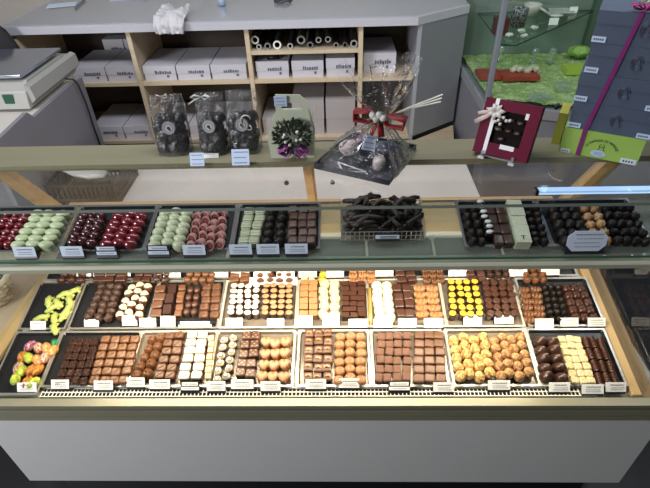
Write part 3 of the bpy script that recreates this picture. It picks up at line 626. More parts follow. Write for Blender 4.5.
for n in range(88):
    col = n % 2; L = random.uniform(.055, .085); r = random.uniform(.0050, .0066)
    lay = n//20
    c = Vector((random.uniform(-.75, -.05)*bw if n % 2 == 0 else random.uniform(.1, .8)*bw, random.uniform(-.75, .6)*bd, .008+.0105*lay+random.uniform(0, .004)))
    a = random.uniform(-.9, .9)+(PI/2 if n % 2 else .5)
    cz = random.uniform(.10, .45)*.02*(1 if lay > 2 else .5)
    pts = [c+Vector((math.cos(a)*L*t, math.sin(a)*L*t*.6, cz*(1-4*t*t))) for t in (-.5, -.25, 0, .25, .5)]
    for p in pts: p.x = max(-bw+.006, min(bw-.006, p.x)); p.y = max(-bd+.006, min(bd-.006, p.y))
    base = Vector((0, 0, 0))
    o = MB().tube([p-c for p in pts], [r*.8, r, r*1.05, r, r*.8], 8).obj('chocolate_stick', mat('cocoa_stick', (.020, .011, .009), .5, var=.3, vscale=20) if n % 2 == 0 else black, smooth=True)
    o.matrix_world = BKM @ Matrix.Translation(c)
    lab = 'curved dark chocolate stick in the wire basket, brownish half of the heap' if n % 2 == 0 else 'dark chocolate stick in the wire basket, blacker half of the heap'
    tag(o, lab, 'chocolate', 'brownish chocolate sticks in the basket' if n % 2 == 0 else 'blacker chocolate sticks in the basket')
top = [(Vector((-.030, 0, .052)), Vector((-.005, .01, .068)), Vector((.014, .012, .058))), (Vector((.02, .0, .050)), Vector((.05, .02, .064)), Vector((.080, .018, .058)))]
for pts, lab in zip(top, ('dark chocolate stick arching up highest over the basket', 'dark chocolate stick bent like a hook atop the blacker half')):
    o = MB().tube(pts, [.005, .006, .005], 8).obj('chocolate_stick', darkm, smooth=True); o.matrix_world = BKM
    tag(o, lab, 'chocolate')
# ---- price cards (front row, middle row, back row, shelf)
W0, H0 = .049, .030
for (u, v, wpx, st, lab) in ((29, 392, .053, 'text', 'before the foil eggs'), (62, 389, .049, 'text', 'before ridged dark chocolates, front row'), (105, 390, .052, 'text', 'before the curl-marked milk squares'), (137, 387, .050, 'text', 'before the walnut domes'), (161, 389, .056, 'text', 'between walnut domes and white squares'), (191, 391, .051, 'double', 'on white squares, two strips'), (217, 391, .050, 'text', 'before the drizzled white domes'),
        (243, 389, .060, 'text', 'before the printed dark squares'), (271, 391, .053, 'text', 'before the caramel hearts'), (316, 389, .055, 'text', 'before the half-moon squares'), (349, 388, .055, 'text', 'before the caramel discs'), (399, 391, .058, 'double', 'before sprinkled squares, two strips'), (443, 392, .054, 'text', 'before the plain milk squares'), (498, 390, .058, 'text', 'before the nut truffles'),
        (558, 392, .054, 'text', 'before the glossy dark mounds'), (591, 394, .056, 'text', 'before the ribbed white bars'), (614, 392, .052, 'text', 'before the ridged milk logs')):
    price_card(u, v, D_, wpx, .026, 'white price card on black holder '+lab, st)
for (u, v, wpx, h, st, lab) in ((40, 330, .046, .026, 'text', 'before the green figures'), (93, 327, .044, .022, 'text', 'before the bumpy dark rounds'), (131, 326, .045, .032, 'blank', 'before cream-capped eggs, blank'), (149, 327, .050, .026, 'text', 'before the milk square column'), (169, 327, .044, .032, 'blank', 'before the dark bars, blank'), (196, 328, .105, .020, 'double', 'long, before dark ovals'),
        (235, 327, .050, .026, 'text', 'before the white-topped cups'), (276, 327, .050, .024, 'text', 'before the caramel-topped cups'), (305, 326, .046, .030, 'text', 'before the caramel squares'), (331, 326, .050, .037, 'text', 'tall, before the cream rosettes'), (358, 328, .055, .026, 'text', 'before the small milk bars'), (383, 328, .056, .026, 'text', 'before the thick white discs'), (407, 328, .054, .028, 'text', 'before the dark squares'),
        (433, 328, .055, .028, 'text', 'before the ribbed caramel fingers'), (472, 326, .052, .032, 'text', 'before the yellow-topped cups'), (503, 324, .054, .026, 'text', 'before the swirled dark cups'), (543, 330, .052, .032, 'text', 'before the ribbed milk pieces'), (568, 327, .050, .026, 'text', 'before the black lumps'), (595, 327, .050, .026, 'text', 'before the glossy brown squares')):
    price_card(u, v, D_, wpx, h, 'white price card on black holder '+lab, st)
for (u, v, lab) in ((84, 277, 'beside the brown lumps'), (103, 277, 'before brown squares, cream-tinted'), (123, 277, 'before brown squares, nearer the blocks'), (173, 278, 'between dark ovals and russet rounds'), (220, 278, 'after the russet rounds'), (241, 279, 'before the milk squares, double'), (263, 278, 'before the milk domes'), (286, 279, 'at the end of the milk domes'), (308, 278, 'before the cream discs'), (335, 278, 'before the caramel chunks'),
        (384, 277, 'between caramel chunks and dark cubes'), (457, 277, 'between brown fingers and russet cubes'), (517, 277, 'between grey-brown and chestnut lumps'), (549, 276, 'after the chestnut lumps')):
    price_card(u, v, D_, .056, .030, 'white price card in back row '+lab, 'text', dz=.004)
for (u, v, wpx, st, lab) in ((29, 255, .052, 'text', 'before the pale green discs'), (76, 254, .052, 'text', 'before the dark cherry balls'), (110, 253, .050, 'double', 'before bright red balls, two strips'), (161, 253, .052, 'double', 'before celadon balls, two strips'), (196, 254, .052, 'text', 'before the hollow pink rolls'), (242, 253, .052, 'text', 'before the layered squares'), (269, 252, .052, 'text', 'before the black truffles'), (297, 252, .052, 'text', 'before the dark cubes'), (584, 253, .088, 'oct', 'eight-sided, before tan almond clusters')):
    price_card(u, v, S_, wpx, .026 if st != 'oct' else .050, 'bluish-white price card on black holder, glass shelf, '+lab, st, cardb)
price_card(387, 240, S_, .055, .010, 'narrow white price strip in front of the chocolate stick basket', 'text', cardb, dz=.010)
# ------------------------------------------------------------------ on the counter top
ZT = 1.1226; ZG = 1.1206
inkb = mat('pale_blue_card', (.50, .60, .78), .6)
def plaque(w, h, M, name='card', m=None, t=.0012, lines=3, parent=None):
    """small card lying in the local xy plane of M, with ink lines"""
    o = MB().box(-w/2, w/2, 0, h, 0, t).obj(name, m or inkb, parent); o.matrix_world = M if parent is None else o.matrix_world
    if parent is not None: o.matrix_local = M
    k = MB(); rnd = random.Random(int(w*9999)+lines)
    for i in range(lines):
        y = h*(.82-.66*i/max(1, lines-1)); x = -w*.36
        while x < w*.34:
            L = w*rnd.uniform(.05, .14); k.box(x, x+L, y-h*.03, y+h*.03, t, t+.0003); x += L+w*.03
    k.obj('lettering', inkm, o)
    return o
def lean(x, y, z, tilt, rz=0): return Matrix.Translation((x, y, z)) @ Matrix.Rotation(rz, 4, 'Z') @ Matrix.Rotation(PI/2-tilt, 4, 'X')
for (u, v, w, h, lab) in ((198, 165, .036, .033, 'pale blue price card leaning on the rail before the middle truffle bag'), (241, 165, .044, .040, 'pale blue price card leaning on the rail before the curl-tied truffle bag')):
    p = at_plane(u, v, ZG, 0, 0); p.y = min(p.y, 1.082); o = plaque(w, h, lean(p.x, p.y, ZG, .45), 'price_card'); tag(o, lab, 'price card')
p = at_plane(210, 156, ZT); tag(plaque(.05, .012, lean(p.x, p.y-.012, ZT, .6), 'price_strip', cardm, lines=1), 'small white strip lying between the two close truffle bags', 'price card')
# truffle bags
def bag(x0, x1, y, ztop, rz, label, tie):
    w = x1-x0; cx = (x0+x1)/2; H = ztop-ZT
    e = empty('gift_bag', M=Matrix.Translation((cx, y, ZT)) @ Matrix.Rotation(rz, 4, 'Z'))
    def shell(a, t):
        th = 2*PI*a; f = t
        hw = w/2*(1-.10*math.sin(PI*min(1, f))*0+(-.06 if f > .85 else 0)); d = .032*(1-f)**.6*(1 if f < .98 else .6)+.003
        n = 3.2; cx_, sy_ = math.cos(th), math.sin(th); k = 1/(abs(cx_)**n+abs(sy_)**n)**(1/n)
        wr = .0035*noise.noise(Vector((th*2, f*7, cx*30)))
        return Vector((hw*k*cx_+wr, d*k*sy_+wr+.02*f*f, H*f+wr*.5*(f > .05)))
    MB().grid(40, 22, shell).obj('film', bagfilm, e, smooth=True)
    b = MB().lathe([(.0165, 0), (.0165, .0008), (.013, .0009)], 26)
    M = Matrix.Translation((0, -.026, H*.52)) @ Matrix.Rotation(PI/2-.15, 4, 'X')
    bo = MB().lathe([(.0170, 0), (.0170, .0008)], 28).obj('badge', mat('grey_white_badge', (.50, .50, .52), .5), e); bo.matrix_local = M
    rg = MB()
    for r in (.0155, .0105): rg.tube([(r*math.cos(k*PI/16), r*math.sin(k*PI/16), .0010) for k in range(33)], .0007, 5, False)
    rg.ball((0, 0, .001), .0045, 2, (1, .9, .15)); rg.ball((.003, -.0045, .001), .003, 2, (1, .9, .15))
    rg.obj('print', inkk, bo)
    t = MB()
    if tie == 'bow':
        for s_ in (-1, 1): t.tube([(-.02, .014, H*.93), (-.02+s_*.014, .010, H*.97), (-.02+s_*.024, .008, H*.94), (-.02+s_*.012, .010, H*.90), (-.02, .014, H*.93)], [.003, .005, .005, .005, .003], 6, flat=.35)
        t.tube([(-.02, .012, H*.93), (-.035, .004, H*.90), (-.05, 0, H*.84)], .004, 6, flat=.3)
    elif tie == 'curl':
        t.tube([(.012+.012*math.cos(k*.55), -.028+.001*k*.2, H*(.62+.10*math.sin(k*.5)-.01*k)) for k in range(14)], .0016, 5)
    else:
        for s_ in (-1, 1): t.tube([(-.008, .012, H*.97), (-.008+s_*.012, .010, H*1.03), (-.008+s_*.014, .008, H*.97), (-.008, .012, H*.96)], .0025, 6, flat=.5)
    t.obj('tie', mat('silver_tie', (.55, .54, .53), .3, .5), e, smooth=True)
    tag(e, label, 'gift bag', 'clear bags of truffles')
    n = 0; R_ = .0148
    names = []
    for lay in range(4):
        z = ZT+R_+.001+lay*R_*1.62
        for i in range(3):
            for j in range(2 if lay < 2 else 1):
                lx = (-w/2+R_*1.25)+(w-2.5*R_)*i/2+(.004 if lay % 2 else -.003); ly = -.011+.022*j if lay < 2 else -.004+.01*lay*.4
                if abs(lx) > w/2-R_*1.05: lx = math.copysign(w/2-R_*1.05, lx)
                P = Matrix.Rotation(rz, 4, 'Z') @ Vector((lx, ly, 0))
                o = put('rough', 'truffle', Matrix.Translation((cx+P.x, y+P.y, z-R_)) @ Matrix.Rotation(random.random()*6, 4, 'Z') @ Matrix.Diagonal((2*R_, 2*R_, 2*R_, 1)), mat('bagged_truffle', (.011, .009, .011), .5, var=.3, vscale=4))
                tag(o, 'dark truffle inside the '+label.split(' bag')[0].replace('clear ', '')+' bag', 'truffle', 'truffles in the '+label.split(' bag')[0].replace('clear ', '')+' bag')
bag(-.476, -.388, 1.165, 1.268, .12, 'clear truffle-filled bag standing apart, near the scale', 'knot')
bag(-.362, -.288, 1.165, 1.272, -.05, 'clear bow-tied bag of dark truffles, next to the curl-tied one', 'bow')
bag(-.284, -.204, 1.168, 1.275, .03, 'clear curl-tied bag of dark truffles, next to the green carrier', 'curl')
# green carrier box
gx = lambda u, v: at_y(u, v, 1.112)
gm = mat('pale_green_cardboard', (.56, .60, .46), .6, var=.03, vscale=5)
gb = empty('gift_carrier', (-.118, 1.112, ZT)); tag(gb, 'pale green card gift carrier with handle, foliage posy and purple bow', 'gift box')
outl = [(-.172, ZT), (-.177, ZT+.05), (-.166, ZT+.09), (-.150, ZT+.125), (-.1475, 1.290), (-.090, 1.288), (-.072, 1.270), (-.071, 1.244), (-.060, 1.180), (-.062, ZT)]
hole = [(-.135, 1.252), (-.135, 1.268), (-.096, 1.268), (-.086, 1.262), (-.085, 1.250)]
def holed(y0, y1):
    bm = bmesh.new()
    def loop(y, P): 
        vs = [bm.verts.new((a+.118, y-1.112, b-ZT)) for a, b in P]; return vs
    f0 = loop(y0, outl); h0 = loop(y0, hole); f1 = loop(y1, outl); h1 = loop(y1, hole)
    for F_, H_ in ((f0, h0), (f1, h1)):
        es = [bm.edges.new((L[i], L[(i+1) % len(L)])) for L in (F_, H_) for i in range(len(L))]
        bmesh.ops.triangle_fill(bm, use_beauty=True, use_dissolve=False, edges=es)
    for A, B in ((f0, f1), (h0, h1)):
        for i in range(len(A)): bm.faces.new((A[i], A[(i+1) % len(A)], B[(i+1) % len(A)], B[i]))
    m = MB(); m.bm.free(); m.bm = bm; return m
holed(1.112, 1.114).obj('front_panel', gm, gb); MB().prism([(-.054, .002), (-.058, .05), (-.047, .09), (-.034, .112), (.046, .112), (.058, .058), (.056, .002)], .048, .050, 'y').obj('back_panel', gm, gb)
MB().grid(14, 1, lambda s, t: Vector((.058-.006*math.sin(PI*s), .002+.046*t, .125*s)) if s < 1.1 else None).obj('gusset', mat('darker_green_card', (.30, .34, .24), .6), gb, solid=.001)
MB().box(-.054, .056, .002, .048, 0, .002).obj('base', gm, gb)
lf = MB(); rnd = random.Random(3)
for i in range(340):
    a = rnd.uniform(0, 2*PI); r = .044*math.sqrt(rnd.random()); c = Vector((.004+r*math.cos(a), -.003-.014*rnd.random(), .066+r*.85*math.sin(a)))
    d = Vector((math.cos(a)*rnd.uniform(.4, 1), rnd.uniform(-.8, .1), math.sin(a)*.7+.35)).normalized(); L = rnd.uniform(.009, .018)
    sd = d.cross(Vector((0, 1, .3))).normalized()*.0030
    v = [lf.bm.verts.new(c), lf.bm.verts.new(c+d*L*.5+sd), lf.bm.verts.new(c+d*L), lf.bm.verts.new(c+d*L*.5-sd)]
    v2 = lf.bm.verts.new(c+d*L*.5+sd.cross(d).normalized()*.0016)
    lf.bm.faces.new(v); lf.bm.faces.new((v[0], v[1], v2)); lf.bm.faces.new((v[1], v[2], v2)); lf.bm.faces.new((v[2], v[3], v2)); lf.bm.faces.new((v[3], v[0], v2))
po = lf.obj('foliage', leafm, gb)
for i in range(7):
    a = rnd.uniform(0, 2*PI); r = .012+.018*rnd.random()
    b = MB().ball((.004+r*math.cos(a), -.020, .062+r*.7*math.sin(a)), .0042, 2, amp=.3, fr=3); b.obj('blossom', flowerw, po, smooth=True)
bw_ = MB()
for s_ in (-1, 1):
    bw_.tube([(.004, -.012, .032), (.004+s_*.018, -.018, .040), (.004+s_*.036, -.014, .026), (.004+s_*.018, -.015, .016), (.004, -.012, .030)], [.004, .011, .011, .009, .004], 8, flat=.3)
    bw_.tube([(.004, -.012, .03), (.004+s_*.008, -.013, .015), (.004+s_*.018, -.010, .002)], [.003, .004, .004], 6, flat=.3)
bw_.obj('bow', mat('orchid_ribbon', (.30, .05, .27), .35), gb, smooth=True)
plaque(.030, .025, Matrix.Translation((-.018, -.004, .140)) @ Matrix.Rotation(PI/2, 4, 'X'), 'price_tag', inkb, lines=3, parent=gb)
# hamper wrapped in cellophane
hc = Vector((.070, 1.102, ZT)); ha = math.atan2(-.084, .173)
ham = empty('gift_hamper', M=Matrix.Translation(hc) @ Matrix.Rotation(ha, 4, 'Z')); tag(ham, 'gift hamper in gathered clear cellophane with red bow on dark base', 'gift hamper')
t = MB(); t.box(-.096, .096, -.096, .096, 0, .006)
for (a, b, c, d) in ((-.098, .098, -.098, -.094), (-.098, .098, .094, .098), (-.098, -.094, -.094, .094), (.094, .098, -.094, .094)): t.box(a, b, c, d, 0, .014)
t.obj('base_tray', mat('navy_card_tray', (.016, .017, .024), .4), ham)
invh = (Matrix.Translation(hc) @ Matrix.Rotation(ha, 4, 'Z')).inverted()
neck = invh @ Vector((.102, 1.080, 1.245)); tip = invh @ Vector((.092, 1.085, 1.362))
def cello(a, t):
    th = 2*PI*a; n = 5; c, s = math.cos(th), math.sin(th)
    k = 1/(abs(c)**n+abs(s)**n)**(1/n)
    if t < .55:
        q = t/.55; r = .093*(1-q)**1.12+.012; rr = r*(k*(1-q)+1*q); x, y, z = neck.x*q**1.3+rr*c, neck.y*q**1.3+rr*s, .004+(neck.z-.004)*(q**.85)
        wv = .006*q+.003
    else:
        q = (t-.55)/.45; rx, ry = .012+.078*q**.8, .010+.028*q**.8
        cx_, cy_, cz_ = neck.x+(tip.x-neck.x)*q, neck.y+(tip.y-neck.y)*q, neck.z+(tip.z-neck.z)*q
        cc = math.cos(th-ha); ss = math.sin(th-ha)
        X = Vector((rx*cc, ry*ss, 0)); X = Matrix.Rotation(-ha, 3, 'Z') @ X
        x, y, z = cx_+X.x, cy_+X.y, cz_+.022*q*math.sin(th*3+1)-.018*q*(cc < -.5)
        wv = .010*q
    f = 14*th/(2*PI)*3
    wr = wv*(math.sin(13*th+3*math.sin(3*th))*.6+.8*noise.noise(Vector((c*3, s*3, t*9))))
    if t < .03: wr = 0
    return Vector((x+wr*c, y+wr*s, z+.4*wr))
MB().grid(120, 44, cello).obj('cellophane', film, ham, smooth=True)
bwm = MB(); N = neck
for s_ in (-1, 1):
    bwm.tube([N, N+Vector((s_*.028, -.018, .014)), N+Vector((s_*.062, -.012, .008)), N+Vector((s_*.058, -.016, -.012)), N+Vector((s_*.024, -.022, -.010)), N], [.006, .013, .015, .014, .010, .005], 10, flat=.35)
    bwm.tube([N+Vector((0, -.016, 0)), N+Vector((s_*.008, -.026, -.018)), N+Vector((s_*.013, -.032, -.036))], [.006, .008, .008], 8, flat=.3)
bwm.obj('bow', redrib, ham, smooth=True)
fl_ = MB()
for i, (dx, dz) in enumerate(((-.012, .012), (.004, .016), (.014, .010), (-.004, .004))): fl_.ball(N+Vector((dx, -.028, dz)), .0085, 2, amp=.35, fr=3, seed=i)
fl_.obj('flower_head', flowerw, ham, smooth=True)
lv = MB()
for i in range(9):
    a = i*.7; d = Vector((math.cos(a), -.5, math.sin(a)*.9)).normalized(); c = N+Vector((0, -.020, .008))
    lv.tube([c, c+d*.014, c+d*.026], [.002, .004, .0006], 6, flat=.3)
lv.obj('leaf', mat('sage_leaf', (.07, .09, .05), .6), ham, smooth=True)
stw = MB(); E1 = invh @ Vector((.235, 1.075, 1.288))
for k in (-1, 0, 1): stw.tube([N+Vector((.01, -.012, .002)), (N*.5+E1*.5)+Vector((0, 0, .002*k)), E1+Vector((0, .004*k, .007*k))], .0017, 6)
stw.obj('white_stem', mat('cream_stem', (.72, .70, .62), .5), ham)
plaque(.034, .036, Matrix.Translation((N.x-.016, -.046, .050)) @ Matrix.Rotation(-ha+.35, 4, 'Z') @ Matrix.Rotation(1.15, 4, 'X') @ Matrix.Rotation(-.3, 4, 'Z'), 'price_tag', inkb, lines=3, parent=ham)
def inham(x, y, z): return hc+Matrix.Rotation(ha, 3, 'Z') @ Vector((x, y, z))
def hthing(mb, nm, m, loc, label, cat, smooth=True):
    o = mb.obj(nm, m, smooth=smooth); o.location = inham(*loc); tag(o, label, cat); return o
hthing(MB().lathe([(.022, 0), (.030, .012), (.033, .030), (.030, .030), (.027, .012), (.0, .006)], 28), 'bowl', mat('black_glaze', (.02, .02, .024), .25), (.012, -.030, .0062), 'small dark bowl inside the cellophane hamper', 'bowl')
hthing(MB().ball((0, 0, .020), .020, 3, (1.2, 1, 1), amp=.25, fr=2), 'wrapped_sweet', mat('pinkish_wrap', (.42, .33, .32), .3, bump=.5, bscale=40), (-.046, -.006, .0062), 'pinkish wrapped lump in the hamper, beside its white ribbon', 'sweet')
hthing(MB().ball((0, 0, .021), .021, 3, (1.3, 1, 1), amp=.3, fr=2), 'wrapped_sweet', mat('plum_wrap', (.10, .045, .07), .3, bump=.5, bscale=40), (-.022, .030, .0062), 'plum dark lump at the back of the hamper', 'sweet')
hthing(MB().ball((0, 0, .022), .022, 3, (1.3, 1.1, 1), amp=.3, fr=2), 'wrapped_sweet', mat('slate_wrap', (.09, .10, .15), .3, bump=.5, bscale=40), (.044, .016, .0062), 'slate blue lump in the hamper, behind the dark bowl', 'sweet')
hthing(MB().lathe([(.014, 0), (.016, .022), (.012, .030)], 20), 'praline_pot', mat('cream_pot', (.48, .42, .38), .4), (.050, -.042, .0062), 'little cream pot inside the hamper near its front corner', 'pot')
rb = MB(); tri = [(-.060, -.078), (-.006, -.080), (-.072, -.030)]
for i in range(3): a, b = tri[i], tri[(i+1) % 3]; rb.tube([(a[0], a[1], 0), (b[0], b[1], 0)], .0022, 6, flat=.5)
hthing(rb, 'folded_ribbon', whrib, (0, 0, .0085), 'white ribbon folded in a triangle on the hamper base', 'ribbon')
# red window box on a clear easel
BL = Vector((.336, 1.113, 1.134)); BR = Vector((.448, 1.043, 1.134)); ax = (BR-BL); S = ax.length; ax.normalize()
bk_ = Vector((-ax.y, ax.x, 0)); ti = rad(20); upv = bk_*math.sin(ti)+Vector((0, 0, 1))*math.cos(ti); nv = ax.cross(upv)   # nv faces the customer
Mr_ = Matrix(((ax.x, upv.x, nv.x, BL.x), (ax.y, upv.y, nv.y, BL.y), (ax.z, upv.z, nv.z, BL.z), (0, 0, 0, 1)))
rbx = empty('gift_box', M=Mr_); tag(rbx, 'square wine-red gift box with window, white ribbon and flower bow', 'gift box')
rm = mat('wine_card', (.11, .005, .024), .6, var=.05, vscale=8, spec=.15)
b = MB(); w0, w1, h0, h1 = .030, .106, .030, .108
b.box(0, S, 0, S, -.035, -.012); b.box(0, S, 0, h0, -.012, 0).box(0, S, h1, S, -.012, 0).box(0, w0, h0, h1, -.012, 0).box(w1, S, h0, h1, -.012, 0)
b.obj('box', rm, rbx)
MB().box(w0, w1, h0, h1, -.0115, -.011).obj('inner_tray', mat('black_insert', (.010, .007, .008), .7, spec=.1), rbx)
for i, (x, y) in enumerate(((.048, .088), (.070, .090), (.092, .088), (.046, .066), (.070, .066), (.092, .064), (.058, .044))):
    o = MB().ball((0, 0, 0), .0095, 2, (1, 1.15, .45), amp=.15, fr=3).obj('praline', [darkm, milkd, mat('olive_praline', (.10, .075, .045), .5)][0 if i not in (3,) else 2], smooth=True)
    o.location = Mr_ @ Vector((x, y, -.0065))
    tag(o, 'olive-brown praline behind the window of the red gift box' if i == 3 else 'dark praline behind the window of the red gift box', 'praline', None if i == 3 else 'dark pralines in the red box')
MB().box(w0, w1, h0, h1, -.002, -.0014).obj('window', glass('box_window', (.97, .97, .97), .08), rbx)
MB().box(.024, .033, 0, S, 0, .0012).box(.024, .033, S-.0001, S+.0014, -.035, 0).obj('ribbon', whrib, rbx)
fb = MB()
for k in range(7):
    a = k*PI*2/7+.2; d = Vector((math.cos(a), math.sin(a)*.8, 0))
    fb.tube([Vector((.031, .103, .002)), Vector((.031, .103, .008))+d*.012, Vector((.031, .103, .004))+d*.024], [.003, .0065, .001], 8, flat=.4)
for (dx, dy) in ((.012, -.018), (.022, -.010), (.030, -.016), (.006, -.022), (.038, -.014), (.018, -.026)): fb.ball((.031+dx, .103+dy, .005), .0042, 2)
bo = fb.obj('flower_bow', mat('ivory_flower', (.56, .52, .48), .5), rbx, smooth=True)
tl = MB(); tl.tube([(.028, .100, .002), (.008, .085, .006), (-.012, .070, .003)], [.003, .006, .006], 8, flat=.25).tube([(.028, .104, .002), (.008, .098, .006), (-.010, .092, .003)], [.003, .005, .004], 8, flat=.25)
tl.obj('ribbon_tail', mat('blush_ribbon', (.52, .40, .37), .5), bo, smooth=True)
pl = MB().box(.062, .096, .020, .031, 0, .0012).obj('price_tag', whrib, rbx); MB().box(.100, .108, .098, .112, 0, .0012).obj('sticker', whrib, rbx)
es = empty('display_easel', M=Mr_); tag(es, 'clear little easel holding up the wine-red gift box', 'easel')
acr = glass('clear_acrylic', (.85, .86, .88), 1.0, base=.12, haze=.25, hazecol=(.6, .6, .62))
e_ = MB()
for x in (.024, .098): e_.box(x, x+.006, -.009, -.001, -.012, .010).box(x, x+.006, -.001, .008, .002, .010)
e_.box(.030, .098, -.006, -.002, -.006, 0)
eo = e_.obj('support', acr, es)
for x in (.020, .094): MB().box(x, x+.014, -.0115, -.005, -.001, .014).obj('foot', mat('milky_acrylic', (.42, .42, .45), .3), es)
# stack of boxes tied with magenta ribbon
BL = Vector((.557, 1.126, ZT)); BR = Vector((.713, 1.045, ZT)); ax = (BR-BL); BW = ax.length; ax.normalize(); bk_ = Vector((-ax.y, ax.x, 0))
Mb = Matrix(((ax.x, bk_.x, 0, BL.x), (ax.y, bk_.y, 0, BL.y), (0, 0, 1, BL.z), (0, 0, 0, 1)))
slate = mat('slate_blue_card', (.068, .090, .140), .55, var=.04, vscale=6); lime = mat('lime_card', (.30, .47, .085), .55, var=.03, vscale=6); mustard = mat('mustard_card', (.42, .40, .06), .55)
BH = .066
blab = ['lime green gift box at the bottom of the ribboned stack', 'slate blue gift box resting directly on the lime one', 'slate blue gift box third from the bottom of stack', 'slate blue gift box second from the top of stack', 'slate blue gift box topmost, under the magenta bow']
def text_into(bm, body, size, M):
    cu = bpy.data.curves.new('glyph', 'FONT'); cu.body = body; cu.size = size; cu.align_x = 'CENTER'; cu.extrude = .0002
    o = bpy.data.objects.new('glyph', cu); COL.objects.link(o); bpy.context.view_layer.update()
    me = bpy.data.meshes.new_from_object(o.evaluated_get(bpy.context.evaluated_depsgraph_get())); me.transform(M); bm.from_mesh(me)
    bpy.data.objects.remove(o); bpy.data.curves.remove(cu); bpy.data.meshes.remove(me)
FR = Matrix.Rotation(PI/2, 4, 'X')                  # local xy -> front face of the box
emb = mat('slate_emboss', (.075, .080, .128), .5)
for k in range(5):
    ins = .0 if k == 0 else .0
    e = empty('gift_box', M=Mb @ Matrix.Translation((.004*(k % 2), .002*(k % 2), BH*k+.0004*k)))
    MB().box(0, BW, 0, .125, 0, BH*.60).obj('box_body', slate if k else lime, e)
    MB().box(-.0015, BW+.0015, -.0015, .1265, BH*.60, BH).obj('box_lid', slate if k else lime, e) if k else MB().box(0, BW, .0, .125, BH*.6, BH).obj('box_lid', lime, e)
    if k:
        for (x, m_) in ((.014, inkb), (BW-.014, inkb)):
            o = MB().box(-.014, .014, 0, .012, -.0006, .0006).obj('price_tag', inkb, e); o.matrix_local = Matrix.Translation((x, -.0022, .002)) @ FR
            i_ = MB()
            for q in range(5): i_.box(-.010+q*.0042, -.0075+q*.0042, .004, .008, .0006, .0008)
            i_.obj('lettering', inkk, o)
        em = MB()
        for q in range(3): em.tube([(BW*.55+.012*math.cos(t*.45)*(1-q*.25), -.0022, .034+.016*math.sin(t*.45)*(1-q*.25)) for t in range(14)], .0008, 4)
        em.tube([(BW*.55-.01, -.0022, .022), (BW*.55+.002, -.0022, .046), (BW*.55+.012, -.0022, .020)], .0008, 4)
        em.obj('crest', emb, e)
    else:
        for (x, w_, h_) in ((.016, .022, .009), (BW-.020, .034, .013)):
            o = MB().box(-w_/2, w_/2, 0, h_, -.0006, .0006).obj('price_tag', mat('white_tag', (.6, .66, .7), .6), e); o.matrix_local = Matrix.Translation((x, -.0012, .001)) @ FR
            i_ = MB()
            for q in range(4): i_.box(-w_*.34+q*w_*.18, -w_*.24+q*w_*.18, h_*.3, h_*.66, .0006, .0008)
            i_.obj('lettering', inkk, o)
        s_ = 'LE COMPTOIR DE MATHILDE'; lt = bmesh.new()
        for q, ch in enumerate(s_):
            if ch == ' ': continue
            a = PI*(.88-.76*q/(len(s_)-1)); r = .031
            text_into(lt, ch, .0080, Matrix.Translation((BW*.52+r*1.08*math.cos(a), -.0008, .018+r*.86*math.sin(a))) @ FR @ Matrix.Rotation(a-PI/2, 4, 'Z'))
        mm = MB(); mm.bm.free(); mm.bm = lt; mm.obj('lettering', inkk, e)
        cr = MB()
        for s2 in (-1, 1): cr.tube([(BW*.52+s2*.002, -.0008, .038), (BW*.52+s2*.006, -.0008, .034), (BW*.52+s2*.004, -.0008, .027), (BW*.52+s2*.008, -.0008, .022)], .0007, 4)
        cr.tube([(BW*.52-.005, -.0008, .030), (BW*.52+.005, -.0008, .031)], .0007, 4); cr.obj('crest', inkk, e)
        pl = MB().lathe([(.0165, 0), (.0165, .0006)], 28).obj('sticker', mat('pale_blue_sticker', (.42, .56, .72), .5), e); pl.matrix_local = Matrix.Translation((BW*.50, -.0006, .013)) @ FR @ Matrix.Diagonal((1, .52, 1, 1))
        i_ = MB()
        for yy in (-.006, 0, .006): i_.box(-.010, .010, yy-.0009, yy+.0009, .0006, .0008)
        i_.obj('lettering', mat('blue_ink', (.10, .2, .5), .6), pl)
    tag(e, blab[k], 'gift box', 'stacked gift boxes')
HT = BH*5+.002
rbn = empty('ribbon', M=Mb); tag(rbn, 'sheer magenta ribbon with bow tying the stacked gift boxes', 'ribbon')
r = MB(); x0 = .028
r.prism([(.040, 0.001), (.040, HT*.2), (.074, HT+.001), (.083, HT+.001), (.049, HT*.2), (.049, 0.001)], -.0045, -.0035, 'y')
r.box(.074, .083, -.0045, .13, HT, HT+.001)
r.obj('band', mat('sheer_magenta', (.20, .018, .15), .4), rbn)
rb = MB(); c = Vector((.079, .006, HT+.004))
for k in range(5):
    a = k*2*PI/5; d = Vector((math.cos(a)*1.1, math.sin(a)*.5, .35))
    rb.tube([c, c+d*.014+Vector((0, 0, .006)), c+d*.026, c+d*.018-Vector((0, 0, .004)), c], [.002, .006, .007, .006, .002], 8, flat=.3)
rb.obj('bow', mat('bright_magenta_ribbon', (.36, .02, .17), .4), rbn, smooth=True)
fl2 = MB()
for k in range(6): a = k*1.05; fl2.tube([c+Vector((0, 0, .008)), c+Vector((.022*math.cos(a), .01*math.sin(a), .024+.006*(k % 2)))], [.0016, .003], 6)
fl2.obj('sprig', mat('pale_sprig', (.42, .42, .34), .6), rbn, smooth=True)
# mustard leaflet box behind the lime one
o = MB().box(-.020, .0, .03, .10, 0, BH*1.25).obj('small_carton', mustard); o.matrix_world = Mb @ Matrix.Translation((-.003, .01, 0)); tag(o, 'mustard yellow carton peeking out behind the lime box', 'carton')
